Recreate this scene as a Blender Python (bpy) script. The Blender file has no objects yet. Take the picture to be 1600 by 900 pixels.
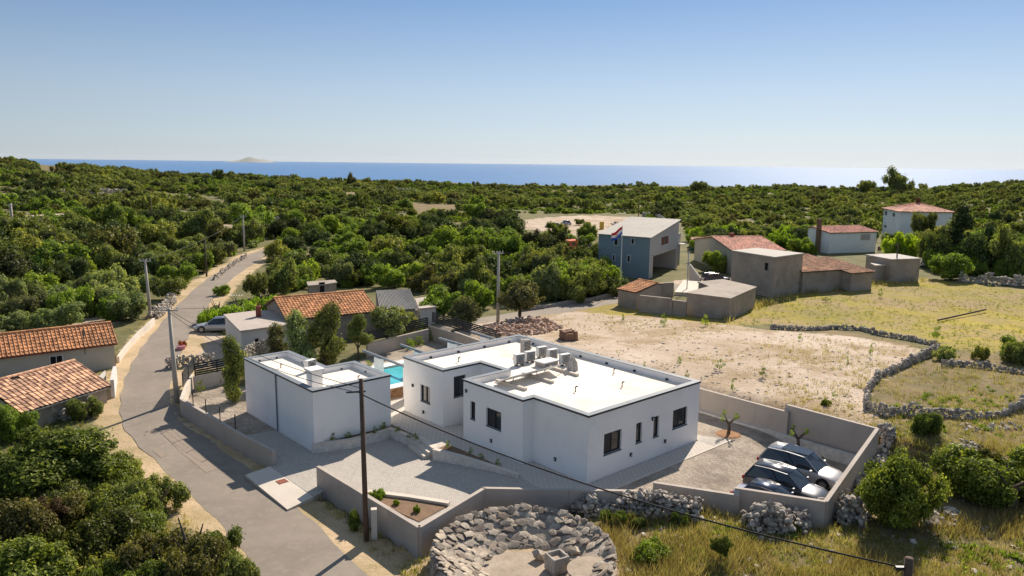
import bpy, bmesh, math, random
import numpy as np
from mathutils import Vector, Matrix
R = math.radians
PI = math.pi
SC = bpy.context.scene
COL = SC.collection

# ------------------------------------------------------------------ camera
F_PX, PITCH, ROLL, EYE = 1195.57, 0.1638, 0.0109, 17.5
cp, sp, cr, sr = math.cos(PITCH), math.sin(PITCH), math.cos(ROLL), math.sin(ROLL)
_F = Vector((0, cp, -sp)); _U = Vector((0, sp, cp)); _R = Vector((1, 0, 0))
cam_d = bpy.data.cameras.new('camera')
cam_d.lens = F_PX / 1600 * 36
cam_d.clip_start = 0.5
cam_d.clip_end = 120000
cam = bpy.data.objects.new('camera', cam_d)
COL.objects.link(cam)
_right = _R * cr + _U * sr; _up = _U * cr - _R * sr; _back = -_F
cam.matrix_world = Matrix(((_right.x, _up.x, _back.x, 0), (_right.y, _up.y, _back.y, 0), (_right.z, _up.z, _back.z, EYE), (0, 0, 0, 1)))
SC.camera = cam

# ------------------------------------------------------------------ light
SUN_AZ, SUN_EL = R(25), R(37)            # azimuth measured from +Y towards +X
world = bpy.data.worlds.new('World'); SC.world = world; world.use_nodes = True
nt = world.node_tree; nt.nodes.clear()
sky = nt.nodes.new('ShaderNodeTexSky'); sky.sky_type = 'NISHITA'; sky.sun_disc = False
sky.sun_elevation = SUN_EL; sky.sun_rotation = SUN_AZ
sky.altitude = 150; sky.air_density = 1.0; sky.dust_density = 0.4; sky.ozone_density = 3.0
# the clear summer sky of the photograph: pale at the horizon, deepening to blue higher up, made paler overhead to lift ambient light on shaded walls, a little brighter round the sun
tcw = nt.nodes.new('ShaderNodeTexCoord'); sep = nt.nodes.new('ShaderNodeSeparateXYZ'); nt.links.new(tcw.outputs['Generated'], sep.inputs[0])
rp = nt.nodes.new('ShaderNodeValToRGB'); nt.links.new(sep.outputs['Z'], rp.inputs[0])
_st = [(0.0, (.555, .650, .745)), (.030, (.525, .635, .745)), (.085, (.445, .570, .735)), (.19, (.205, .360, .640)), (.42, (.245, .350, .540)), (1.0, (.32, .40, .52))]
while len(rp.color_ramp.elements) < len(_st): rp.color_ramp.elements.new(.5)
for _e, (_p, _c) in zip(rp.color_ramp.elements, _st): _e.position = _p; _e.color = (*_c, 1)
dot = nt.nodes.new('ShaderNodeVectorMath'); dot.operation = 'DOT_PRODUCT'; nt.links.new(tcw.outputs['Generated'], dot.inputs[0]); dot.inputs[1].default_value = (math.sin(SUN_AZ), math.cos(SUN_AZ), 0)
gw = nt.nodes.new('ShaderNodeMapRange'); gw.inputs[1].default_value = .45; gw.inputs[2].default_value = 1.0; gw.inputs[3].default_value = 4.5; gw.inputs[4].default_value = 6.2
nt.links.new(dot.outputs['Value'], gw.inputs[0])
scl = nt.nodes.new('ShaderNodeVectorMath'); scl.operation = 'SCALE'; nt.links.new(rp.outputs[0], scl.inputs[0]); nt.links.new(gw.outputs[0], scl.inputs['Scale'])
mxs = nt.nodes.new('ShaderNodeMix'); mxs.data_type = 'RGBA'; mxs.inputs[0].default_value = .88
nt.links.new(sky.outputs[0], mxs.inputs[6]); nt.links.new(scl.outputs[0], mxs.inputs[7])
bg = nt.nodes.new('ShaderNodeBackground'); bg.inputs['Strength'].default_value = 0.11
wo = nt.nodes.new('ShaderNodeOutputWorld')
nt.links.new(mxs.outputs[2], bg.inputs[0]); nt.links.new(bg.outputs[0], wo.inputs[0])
sun_d = bpy.data.lights.new('sun', 'SUN'); sun_d.energy = 5.0; sun_d.angle = R(0.5); sun_d.color = (1.0, 0.88, 0.74)
sun = bpy.data.objects.new('sun', sun_d); COL.objects.link(sun)
_sd = Vector((math.sin(SUN_AZ) * math.cos(SUN_EL), math.cos(SUN_AZ) * math.cos(SUN_EL), math.sin(SUN_EL)))
sun.rotation_euler = _sd.to_track_quat('Z', 'Y').to_euler(); sun.location = (60, 120, 120)
SC.view_settings.view_transform = 'Standard'; SC.view_settings.look = 'None'
SC.view_settings.exposure = 0.6; SC.view_settings.gamma = 1
SC.cycles.max_bounces = 6; SC.cycles.diffuse_bounces = 4; SC.cycles.transparent_max_bounces = 6

# ------------------------------------------------------------------ coordinates
def S(x, a, b):
    t = np.clip((np.asarray(x, float) - a) / (b - a), 0, 1)
    return t * t * (3 - 2 * t)
TH = 0.7312; A0 = (4.2437, 39.8939)
UX, UY = math.cos(TH), math.sin(TH)
def L2W(u, v, z=0.0):                     # plot coordinates -> world
    return Vector((A0[0] + u * UX - v * UY, A0[1] + u * UY + v * UX, z))
def W2L(x, y):
    dx, dy = x - A0[0], y - A0[1]
    return dx * UX + dy * UY, -dx * UY + dy * UX
def _vn(x, y, s, k):                      # cheap value noise
    x = np.asarray(x, float) / s + k * 17.3; y = np.asarray(y, float) / s - k * 9.1
    xi, yi = np.floor(x), np.floor(y); fx, fy = x - xi, y - yi
    fx = fx * fx * (3 - 2 * fx); fy = fy * fy * (3 - 2 * fy)
    h = lambda a, b: np.modf(np.abs(np.sin(a * 127.1 + b * 311.7 + k) * 43758.5453))[0]
    return (h(xi, yi) * (1 - fx) + h(xi + 1, yi) * fx) * (1 - fy) + (h(xi, yi + 1) * (1 - fx) + h(xi + 1, yi + 1) * fx) * fy
PLOT_UV = [(-11.0, 10.5), (-10.6, 0.9), (-5.5, 2.2), (0.9, -3.8), (5.2, -11.0), (15.75, -8.9), (15.75, 12), (14.3, 24.8), (14.3, 34.5), (4.5, 31), (-4, 29), (-9.3, 35), (-12.2, 28.3), (-11.2, 14.8)]
def in_poly(x, y, poly):
    x = np.asarray(x, float); y = np.asarray(y, float); r = np.zeros(np.broadcast(x, y).shape, bool)
    n = len(poly)
    for i in range(n):
        (x1, y1), (x2, y2) = poly[i], poly[(i + 1) % n]
        if y1 == y2: continue
        c = ((y1 > y) != (y2 > y)) & (x < (x2 - x1) * (y - y1) / (y2 - y1) + x1)
        r ^= c
    return r
def hz(x, y):                             # height of the natural ground
    x = np.asarray(x, float); y = np.asarray(y, float)
    u, v = W2L(x, y)
    r = np.hypot(x, y); a = x / np.maximum(y, 1.0)
    z = -0.8 * S(y, 74, 44) * S(x, 10, 0) * S(y, -10, 15)
    z = z + 1.25 * S(u, 15.9, 17.6) * S(y, 90, 62) * S(v, -34, -6) * S(y, 20, 36)
    up = np.interp(a, [-3, -1.2, -.67, -.52, -.43, -.17, 0, .5, .66, 1.2, 3], [15, 16, 13.4, 8.5, 3.2, -.4, -3.4, -1.2, 6.0, 12, 10])
    up = np.where(y < 1, 10.0, up)
    z = z + up * S(r, 130, 540) ** 1.0
    z = z + (S(r, 150, 250) * (_vn(x, y, 60, 1) - .5) * 3.0)
    z = z - 190 * S(r, 600, 3200)
    ins = in_poly(u, v, PLOT_UV)
    n = (_vn(x, y, 5, 2) - .5) * .22 + (_vn(x, y, 1.7, 3) - .5) * .07
    road = road_mask(x, y)
    z = z + n * (1 - road)
    return np.where(ins, np.minimum(z, -1.15), z)
def ray(px, py):
    X, Y = px - 800, py - 450
    return _F * F_PX + _R * (cr * X + sr * Y) - _U * (-sr * X + cr * Y)
def P(px, py, z=0.0):                     # point at height z seen in that direction
    d = ray(px, py); t = (z - EYE) / d.z
    return Vector((0, 0, EYE)) + d * t
def G(px, py):                            # point of the ground
    z = 0.0
    for _ in range(14):
        p = P(px, py, z); z = .4 * z + .6 * float(hz(p.x, p.y))
    p = P(px, py, z); p.z = float(hz(p.x, p.y)); return p
def project(p):
    d = Vector(p) - Vector((0, 0, EYE)); X, Y, Z = d.dot(_right), d.dot(_up), d.dot(_F)
    return 800 + F_PX * X / Z, 450 - F_PX * Y / Z, Z
# roads as centre lines with width (metres)
ROAD_MAIN = []
def _setup_roads():
    global ROAD_MAIN, ROAD_BACK
    pts = [((497, 905), 3.9, -.8), ((395, 795), 3.9, -.8), ((300, 715), 3.8, -.8), ((243, 665), 3.7, -.75), ((231, 628), 3.7, -.7), ((236, 590), 3.7, -.55), ((252, 553), 3.7, -.4),
           ((272, 520), 3.6, -.25), ((302, 478), 3.6, -.1), ((338, 440), 3.5, 0), ((372, 417), 3.5, 0.0), ((405, 398), 3.6, 0.0)]
    r = [(P(*p, z).to_2d(), w) for p, w, z in pts]
    d = (r[0][0] - r[1][0]).normalized()
    r.insert(0, (r[0][0] + d * 30, 4.0))
    r += [(P(436, 388).to_2d(), 3.4), (P(474, 380).to_2d(), 3.3)]
    ROAD_MAIN = r
    ROAD_BACK = [(P(*p, 0.3).to_2d(), w) for p, w in [((660, 520), 3.6), (((740), 505), 3.6), ((800, 492), 3.6), ((860, 482), 3.6), ((920, 472), 3.6), ((965, 463), 3.6), ((1000, 452), 3.6), ((1035, 446), 4.5), ((1075, 446), 6)]]
_setup_roads()
def smooth_line(pts, n=6):
    out = []
    P_ = [pts[0]] + list(pts) + [pts[-1]]
    for i in range(1, len(P_) - 2):
        for k in range(n):
            t = k / n; p0, p1, p2, p3 = P_[i - 1], P_[i], P_[i + 1], P_[i + 2]
            f = lambda a, b, c, d: .5 * ((2 * b) + (-a + c) * t + (2 * a - 5 * b + 4 * c - d) * t * t + (-a + 3 * b - 3 * c + d) * t ** 3)
            out.append((Vector((f(p0[0].x, p1[0].x, p2[0].x, p3[0].x), f(p0[0].y, p1[0].y, p2[0].y, p3[0].y))), f(p0[1], p1[1], p2[1], p3[1])))
    out.append(pts[-1]); return out
ROADS = [smooth_line(ROAD_MAIN), smooth_line(ROAD_BACK)]
def dist_line(x, y, line):
    x = np.asarray(x, float); y = np.asarray(y, float); best = np.full(np.broadcast(x, y).shape, 1e9)
    for (p, w), (q, w2) in zip(line[:-1], line[1:]):
        dx, dy = q.x - p.x, q.y - p.y; L = dx * dx + dy * dy + 1e-9
        t = np.clip(((x - p.x) * dx + (y - p.y) * dy) / L, 0, 1)
        best = np.minimum(best, np.hypot(x - p.x - t * dx, y - p.y - t * dy))
    return best
def road_mask(x, y):
    return np.maximum(1 - S(dist_line(x, y, ROAD_MAIN), 2.2, 3.6), 1 - S(dist_line(x, y, ROAD_BACK), 2.2, 3.6))

# ------------------------------------------------------------------ materials
def nd(t, typ, **kw):
    n = t.nodes.new(typ)
    for k, v in kw.items():
        if k.startswith('i_'):
            key = k[2:]; n.inputs[int(key) if key.isdigit() else key.replace('_', ' ')].default_value = v
        else: setattr(n, k, v)
    return n
def c4(c): return (c[0], c[1], c[2], 1)
def mixc(t, fac, a, b, mode='MIX'):
    m = t.nodes.new('ShaderNodeMix'); m.data_type = 'RGBA'; m.blend_type = mode
    for s, v in ((0, fac), (6, a), (7, b)):
        if hasattr(v, 'is_output') or isinstance(v, bpy.types.NodeSocket): t.links.new(v, m.inputs[s])
        else: m.inputs[s].default_value = c4(v) if isinstance(v, (tuple, list)) else v
    return m.outputs[2]
def ramp(t, src, stops):
    r = t.nodes.new('ShaderNodeValToRGB'); t.links.new(src, r.inputs[0]); e = r.color_ramp.elements
    while len(e) < len(stops): e.new(.5)
    for el, (p, c) in zip(e, stops): el.position = p; el.color = c4(c) if isinstance(c, (tuple, list)) else (c, c, c, 1)
    return r.outputs[0]
def noise(t, scale, detail=4, rough=.55, vec=None, dist=0.0):
    n = nd(t, 'ShaderNodeTexNoise'); n.inputs['Scale'].default_value = scale; n.inputs['Detail'].default_value = detail
    n.inputs['Roughness'].default_value = rough; n.inputs['Distortion'].default_value = dist
    if vec is not None: t.links.new(vec, n.inputs['Vector'])
    return n.outputs['Fac']
def base_mat(name, rough=.8, spec=.3, metal=0.0):
    m = bpy.data.materials.new(name); m.use_nodes = True; t = m.node_tree
    b = t.nodes['Principled BSDF']; b.inputs['Roughness'].default_value = rough
    b.inputs['Specular IOR Level'].default_value = spec; b.inputs['Metallic'].default_value = metal
    g = nd(t, 'ShaderNodeNewGeometry')
    return m, t, b, g.outputs['Position']
def bump(t, b, src, strength, dist):
    n = nd(t, 'ShaderNodeBump'); n.inputs['Strength'].default_value = strength; n.inputs['Distance'].default_value = dist
    t.links.new(src, n.inputs['Height']); t.links.new(n.outputs[0], b.inputs['Normal'])
def mat(name, col, rough=.8, var=.15, scale=1.5, fine=12, bmp=.3, bdist=.01, stain=None, stain_amt=.5, metal=0, spec=.3, attr=False):
    m, t, b, pos = base_mat(name, rough, spec, metal)
    tc = nd(t, 'ShaderNodeTexCoord').outputs['Object']
    n1 = noise(t, scale, 5, .6, tc); n2 = noise(t, fine, 3, .6, tc)
    lo = tuple(c * (1 - var) for c in col); hi = tuple(min(1, c * (1 + var)) for c in col)
    c = mixc(t, ramp(t, n1, [(.3, 0.0), (.7, 1.0)]), lo, hi)
    c = mixc(t, ramp(t, n2, [(.35, 0.0), (.7, .35)]), c, tuple(x * (1 - var * 1.6) for x in col))
    if stain: c = mixc(t, ramp(t, noise(t, scale * .35, 6, .7, tc, .6), [(.52, 0.0), (.72, stain_amt)]), c, stain)
    if attr:
        at = nd(t, 'ShaderNodeAttribute', attribute_name='tint')
        c = mixc(t, 1.0, c, ramp(t, at.outputs['Fac'], [(0.0, (.45, .42, .42)), (.5, (.95, .95, .95)), (1.0, (1.45, 1.4, 1.3))]), 'MULTIPLY')
    t.links.new(c, b.inputs['Base Color'])
    if bmp: bump(t, b, n2, bmp, bdist)
    return m
M = {}
M['white'] = mat('white_render', (.85, .83, .80), .9, .03, .6, 30, .12, .004, stain=(.66, .645, .62), stain_amt=.5)
M['deck'] = mat('roof_membrane', (.80, .73, .64), .85, .03, .5, 4, .05, .004, stain=(.62, .47, .31), stain_amt=.6)
M['coping'] = mat('grey_metal_coping', (.175, .205, .235), .6, .06, 2, 20, .05, .002, metal=0, spec=.3)
M['dark'] = mat('anthracite_frame', (.025, .028, .032), .4, .1, 3, 30, 0)
M['concrete'] = mat('cast_concrete', (.44, .385, .335), .9, .10, .7, 9, .3, .006, stain=(.31, .265, .225), stain_amt=.6)
M['concrete_old'] = mat('weathered_concrete', (.35, .30, .25), .92, .16, .8, 7, .5, .012, stain=(.15, .14, .13), stain_amt=.75)
M['conc_pale'] = mat('pale_concrete', (.60, .54, .46), .9, .08, .8, 10, .3, .006, stain=(.4, .37, .33), stain_amt=.5)
M['cladding'] = mat('white_stone_cladding', (.62, .59, .54), .9, .2, 3.5, 14, .7, .02)
M['brown_stone'] = mat('brown_stone_cladding', (.30, .17, .09), .9, .45, 3.5, 10, .7, .02)
M['tile_a'] = mat('orange_clay_tile', (.66, .32, .15), .85, .22, 1.2, 14, .3, .006, stain=(.26, .17, .11), stain_amt=.5, attr=True)
M['tile_b'] = mat('brown_clay_tile', (.64, .385, .25), .88, .22, 1.0, 12, .3, .006, stain=(.20, .15, .11), stain_amt=.6, attr=True)
M['tile_c'] = mat('pink_clay_tile', (.78, .42, .31), .85, .14, 1.2, 12, .3, .006, stain=(.36, .22, .16), stain_amt=.3, attr=True)
M['ring_stone'] = mat('weathered_ring_stone', (.43, .375, .31), .95, .40, 4.5, 14, 1.0, .06, stain=(.14, .125, .10), stain_amt=.85, attr=True)
M['rock'] = mat('limestone', (.46, .415, .36), .92, .35, 3.5, 12, .9, .04, stain=(.13, .12, .105), stain_amt=.8, attr=True)
M['rock_pink'] = mat('quarried_rubble', (.52, .38, .30), .92, .25, 2.5, 9, .8, .03, attr=True)
M['cream'] = mat('cream_render', (.50, .46, .38), .9, .07, .6, 12, .2, .005, stain=(.36, .33, .28), stain_amt=.5)
M['grey_house'] = mat('grey_render', (.50, .455, .41), .9, .05, .5, 12, .15, .004, stain=(.40, .38, .36), stain_amt=.4)
M['greyblue'] = mat('grey_blue_render', (.20, .265, .295), .9, .07, .5, 12, .15, .004, stain=(.13, .20, .26), stain_amt=.4)
M['roof_sheet'] = mat('cement_sheet_roof', (.40, .375, .335), .85, .08, .5, 6, .2, .004, stain=(.3, .28, .25), stain_amt=.5)
M['corrugated'] = mat('corrugated_sheet', (.34, .33, .31), .7, .15, .8, 6, .2, .004, stain=(.2, .19, .17), stain_amt=.5)
M['old_white'] = mat('old_whitewash', (.60, .585, .56), .9, .08, .8, 8, .3, .005, stain=(.42, .40, .37), stain_amt=.6)
M['void'] = mat('dark_interior', (.012, .012, .012), .9, .1, 1, 5, 0)
M['bark'] = mat('bark', (.12, .095, .07), .95, .3, 4, 20, .8, .02)
M['wood_pole'] = mat('tarred_timber', (.11, .075, .055), .9, .25, 3, 18, .6, .01)
M['pole_conc'] = mat('pole_concrete', (.42, .38, .33), .85, .08, 1.5, 14, .3, .005)
M['metal'] = mat('galvanised_steel', (.42, .43, .44), .45, .08, 4, 20, 0, metal=.7)
M['wire'] = mat('black_cable', (.012, .012, .013), .6, .1, 1, 5, 0)
M['plastic'] = mat('white_unit_casing', (.70, .69, .66), .5, .04, 3, 18, 0)
M['grille'] = mat('unit_grille', (.10, .10, .095), .6, .2, 20, 60, 0)
M['glass'] = mat('window_glass', (.02, .026, .032), .06, .1, 1, 4, 0, spec=.8)
M['curtain'] = mat('curtain', (.45, .40, .34), .9, .1, 3, 8, 0)
M['soil'] = mat('garden_soil', (.21, .135, .085), .95, .25, 2, 14, .9, .03)
M['red'] = mat('red_paint', (.45, .07, .05), .6, .12, 3, 10, 0)
M['rust'] = mat('rusty_metal', (.24, .075, .045), .8, .25, 4, 14, .3, .005)
M['orange'] = mat('orange_paint', (.62, .13, .03), .45, .06, 3, 10, 0)
M['yellow'] = mat('yellow_paint', (.60, .40, .05), .6, .08, 3, 10, 0)
M['green'] = mat('green_tarpaulin', (.03, .16, .07), .7, .1, 2, 8, 0)
M['blue'] = mat('flag_blue', (.03, .09, .42), .8, .05, 3, 10, 0)
M['flag_red'] = mat('flag_red', (.60, .03, .03), .8, .05, 3, 10, 0)
M['flag_white'] = mat('flag_white', (.80, .80, .80), .8, .03, 3, 10, 0)
M['tyre'] = mat('tyre_rubber', (.02, .02, .02), .8, .1, 8, 30, 0)
M['rim'] = mat('alloy_rim', (.35, .35, .36), .35, .05, 8, 30, 0, metal=.8)
M['lamp_red'] = mat('tail_lamp', (.35, .02, .02), .2, .05, 8, 30, 0)
M['lamp_clear'] = mat('headlamp_glass', (.55, .56, .58), .1, .05, 8, 30, 0)
M['brick'] = mat('red_brick', (.25, .14, .09), .9, .3, 3, 12, .4, .008, attr=True)
M['tarp'] = mat('grey_bundle_cloth', (.45, .43, .39), .9, .3, 6, 16, .9, .04)
def car_paint(name, col):
    m, t, b, pos = base_mat(name, .34, .5, .35)
    b.inputs['Base Color'].default_value = c4(col); b.inputs['Coat Weight'].default_value = 1.0; b.inputs['Coat Roughness'].default_value = .05
    return m
M['car_silver'] = car_paint('silver_car_paint', (.42, .42, .43)); M['car_dark'] = car_paint('dark_grey_car_paint', (.055, .06, .075))
M['car_blue'] = car_paint('dark_blue_car_paint', (.03, .045, .09)); M['car_white'] = car_paint('white_car_paint', (.68, .69, .70))

def leaf_mat(name, dark, mid, light, trans=.28):
    m = bpy.data.materials.new(name); m.use_nodes = True; t = m.node_tree; t.nodes.clear()
    at = nd(t, 'ShaderNodeAttribute', attribute_name='tint'); oi = nd(t, 'ShaderNodeObjectInfo')
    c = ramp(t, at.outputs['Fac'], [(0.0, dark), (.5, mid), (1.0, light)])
    c = mixc(t, 1.0, c, ramp(t, oi.outputs['Random'], [(0.0, (.60, .52, .55)), (.25, (.84, .90, .82)), (.5, (.95, 1.06, .95)), (.78, (1.12, 1.20, 1.0)), (1.0, (1.50, 1.45, 1.05))]), 'MULTIPLY')
    d = nd(t, 'ShaderNodeBsdfDiffuse'); tr = nd(t, 'ShaderNodeBsdfTranslucent'); gl = nd(t, 'ShaderNodeBsdfGlossy'); gl.inputs['Roughness'].default_value = .45
    gl.inputs['Color'].default_value = (.8, .8, .65, 1)
    t.links.new(c, d.inputs[0]); c2 = mixc(t, 1.0, c, (1.25, 1.3, .55), 'MULTIPLY'); t.links.new(c2, tr.inputs[0])
    mx = nd(t, 'ShaderNodeMixShader'); mx.inputs[0].default_value = trans
    t.links.new(d.outputs[0], mx.inputs[1]); t.links.new(tr.outputs[0], mx.inputs[2])
    m2 = nd(t, 'ShaderNodeMixShader'); m2.inputs[0].default_value = .018
    t.links.new(mx.outputs[0], m2.inputs[1]); t.links.new(gl.outputs[0], m2.inputs[2])
    o = nd(t, 'ShaderNodeOutputMaterial'); t.links.new(m2.outputs[0], o.inputs[0]); return m
M['leaf_oak'] = leaf_mat('evergreen_oak_leaves', (.082, .090, .028), (.190, .205, .060), (.42, .40, .145), .40)
M['leaf_green'] = leaf_mat('broadleaf_leaves', (.078, .108, .020), (.190, .250, .044), (.40, .46, .090), .45)
M['leaf_olive'] = leaf_mat('olive_leaves', (.120, .138, .060), (.240, .265, .118), (.44, .46, .22), .40)
M['leaf_dark'] = leaf_mat('conifer_leaves', (.035, .048, .018), (.080, .100, .036), (.17, .19, .070), .28)
M['leaf_bright'] = leaf_mat('vine_leaves', (.09, .14, .012), (.21, .29, .030), (.40, .48, .06), .48)
M['grass_dry'] = leaf_mat('dry_grass', (.20, .145, .060), (.40, .30, .145), (.70, .57, .34), .40)
M['grass_green'] = leaf_mat('green_grass', (.10, .115, .024), (.21, .215, .045), (.44, .41, .11), .40)
M['leaf_brown'] = leaf_mat('withered_leaves', (.06, .03, .02), (.12, .06, .035), (.2, .11, .06), .25)

# ------------------------------------------------------------------ mesh helpers
def new_obj(name, me, parent=None, loc=None):
    o = bpy.data.objects.new(name, me); COL.objects.link(o)
    if parent is not None: o.parent = parent
    if loc is not None: o.location = loc
    return o
def tag(o, label=None, cat=None, group=None, kind=None):
    if label: o['label'] = label
    if cat: o['category'] = cat
    if group: o['group'] = group
    if kind: o['kind'] = kind
    return o
def thing(name, label, cat, loc, rz=0, group=None):
    o = bpy.data.objects.new(name, None); o.empty_display_size = .3; COL.objects.link(o)
    o.location = loc; o.rotation_euler = (0, 0, rz); tag(o, label, cat, group); return o
def np_mesh(name, verts, faces, mats, tint=None, nper=4, smooth=False, mi=None):
    """verts (n,3), faces (m,nper)"""
    me = bpy.data.meshes.new(name); verts = np.asarray(verts, np.float32); faces = np.asarray(faces, np.int32)
    me.vertices.add(len(verts)); me.vertices.foreach_set('co', verts.ravel())
    me.loops.add(faces.size); me.loops.foreach_set('vertex_index', faces.ravel())
    me.polygons.add(len(faces)); me.polygons.foreach_set('loop_start', np.arange(0, faces.size, nper, dtype=np.int32))
    me.polygons.foreach_set('use_smooth', np.full(len(faces), smooth))
    for m in (mats if isinstance(mats, (list, tuple)) else [mats]): me.materials.append(m)
    if mi is not None: me.polygons.foreach_set('material_index', np.asarray(mi, np.int32))
    if tint is not None:
        a = me.attributes.new('tint', 'FLOAT', 'POINT'); a.data.foreach_set('value', np.asarray(tint, np.float32))
    me.update(calc_edges=True); return me
class MB:
    def __init__(s): s.v = []; s.f = []; s.m = []; s.t = []; s.tv = .5; s.mi = 0
    def add(s, vs, fs, mi=None):
        k = len(s.v); s.v += [tuple(p) for p in vs]; s.t += [s.tv] * len(vs)
        for f in fs: s.f.append(tuple(i + k for i in f)); s.m.append(s.mi if mi is None else mi)
        return s
    def box(s, c, d, rz=0, mi=None, rot=None):
        hx, hy, hz_ = d[0] / 2, d[1] / 2, d[2] / 2
        mt = rot if rot is not None else Matrix.Rotation(rz, 3, 'Z')
        vs = [Vector(c) + mt @ Vector((x * hx, y * hy, z * hz_)) for z in (-1, 1) for x, y in ((-1, -1), (1, -1), (1, 1), (-1, 1))]
        return s.add(vs, [(3, 2, 1, 0), (4, 5, 6, 7), (0, 1, 5, 4), (1, 2, 6, 5), (2, 3, 7, 6), (3, 0, 4, 7)], mi)
    def prism(s, pts, z0, z1, mi=None):          # pts 2D polygon; z0/z1 number or list
        n = len(pts); a = z0 if isinstance(z0, (list, tuple)) else [z0] * n; b = z1 if isinstance(z1, (list, tuple)) else [z1] * n
        vs = [(p[0], p[1], a[i]) for i, p in enumerate(pts)] + [(p[0], p[1], b[i]) for i, p in enumerate(pts)]
        ar = sum(pts[i][0] * pts[(i + 1) % n][1] - pts[(i + 1) % n][0] * pts[i][1] for i in range(n))
        fs = [tuple(range(n))[::-1], tuple(range(n, 2 * n))] + [(i, (i + 1) % n, (i + 1) % n + n, i + n) for i in range(n)]
        if ar < 0: fs = [f[::-1] for f in fs]
        return s.add(vs, fs, mi)
    def tube(s, pts, r, n=6, mi=None, r2=None):
        pts = [Vector(p) for p in pts]; k0 = len(s.v); vs = []; m = len(pts)
        for i, p in enumerate(pts):
            d = (pts[min(i + 1, m - 1)] - pts[max(i - 1, 0)]).normalized()
            a = d.cross(Vector((0, 0, 1)));
            if a.length < 1e-3: a = Vector((1, 0, 0))
            a.normalize(); b = d.cross(a)
            rr = r[i] if isinstance(r, (list, tuple)) else (r if r2 is None else r + (r2 - r) * i / (m - 1))
            vs += [p + (a * math.cos(2 * PI * j / n) + b * math.sin(2 * PI * j / n)) * rr for j in range(n)]
        fs = [(i * n + j, i * n + j + n, i * n + (j + 1) % n + n, i * n + (j + 1) % n) for i in range(m - 1) for j in range(n)]
        fs += [tuple(range(n)), tuple(range((m - 1) * n, m * n))[::-1]]
        return s.add(vs, fs, mi)
    def quad(s, a, b, c, d, mi=None): return s.add([a, b, c, d], [(0, 1, 2, 3)], mi)
    def slab(s, pts, t, mi=None):                 # polygon in space given a thickness downwards along its normal
        pts = [Vector(p) for p in pts]; n = len(pts); nr = (pts[1] - pts[0]).cross(pts[2] - pts[0]).normalized()
        if nr.z < 0: pts = pts[::-1]; nr = -nr
        vs = pts + [p - nr * t for p in pts]
        return s.add(vs, [tuple(range(n)), tuple(range(n, 2 * n))[::-1]] + [(i, i + n, (i + 1) % n + n, (i + 1) % n) for i in range(n)], mi)
    def build(s, name, mats, parent=None, smooth=False, local=False, bevel=0):
        me = bpy.data.meshes.new(name); off = Vector((0, 0, 0))
        if parent is not None and not local:
            p = parent
            while p is not None: off += p.location; p = p.parent
        me.from_pydata([(v[0] - off.x, v[1] - off.y, v[2] - off.z) for v in s.v], [], s.f)
        for m in (mats if isinstance(mats, (list, tuple)) else [mats]): me.materials.append(m)
        me.polygons.foreach_set('material_index', s.m)
        if any(t != .5 for t in s.t):
            a = me.attributes.new('tint', 'FLOAT', 'POINT'); a.data.foreach_set('value', s.t)
        else:
            a = me.attributes.new('tint', 'FLOAT', 'POINT'); a.data.foreach_set('value', [.5] * len(s.t))
        if smooth: me.polygons.foreach_set('use_smooth', [True] * len(me.polygons))
        me.update(); o = new_obj(name, me, parent)
        if bevel:
            b = o.modifiers.new('bevel', 'BEVEL'); b.width = bevel; b.segments = 2; b.limit_method = 'ANGLE'
        return o
def structure(o): o['kind'] = 'structure'; return o
def offset_poly(pts, d):                          # inward for d > 0 (any winding)
    n = len(pts); ar = sum(pts[i][0] * pts[(i + 1) % n][1] - pts[(i + 1) % n][0] * pts[i][1] for i in range(n)); sg = 1 if ar > 0 else -1
    out = []
    for i in range(n):
        p0, p1, p2 = (Vector(pts[(i + k) % n][:2]) for k in (-1, 0, 1))
        e1 = (p1 - p0).normalized(); e2 = (p2 - p1).normalized()
        n1 = Vector((-e1.y, e1.x)) * sg; n2 = Vector((-e2.y, e2.x)) * sg
        k = (n1 + n2); k = k / max(k.length_squared / 2, 1e-6)
        out.append((p1.x + k.x * d, p1.y + k.y * d))
    return out
def ring_prism(mb, outer, inner, z0, z1, mi=None):
    n = len(outer); a = [(p[0], p[1], z0) for p in outer]; b = [(p[0], p[1], z1) for p in outer]; c = [(p[0], p[1], z1) for p in inner]; d = [(p[0], p[1], z0) for p in inner]
    fs = []
    for i in range(n):
        j = (i + 1) % n
        fs += [(i, j, n + j, n + i), (n + i, n + j, 2 * n + j, 2 * n + i), (2 * n + i, 2 * n + j, 3 * n + j, 3 * n + i), (3 * n + i, 3 * n + j, j, i)]
    ar = sum(outer[i][0] * outer[(i + 1) % n][1] - outer[(i + 1) % n][0] * outer[i][1] for i in range(n))
    if ar < 0: fs = [f[::-1] for f in fs]
    mb.add(a + b + c + d, fs, mi)
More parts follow.
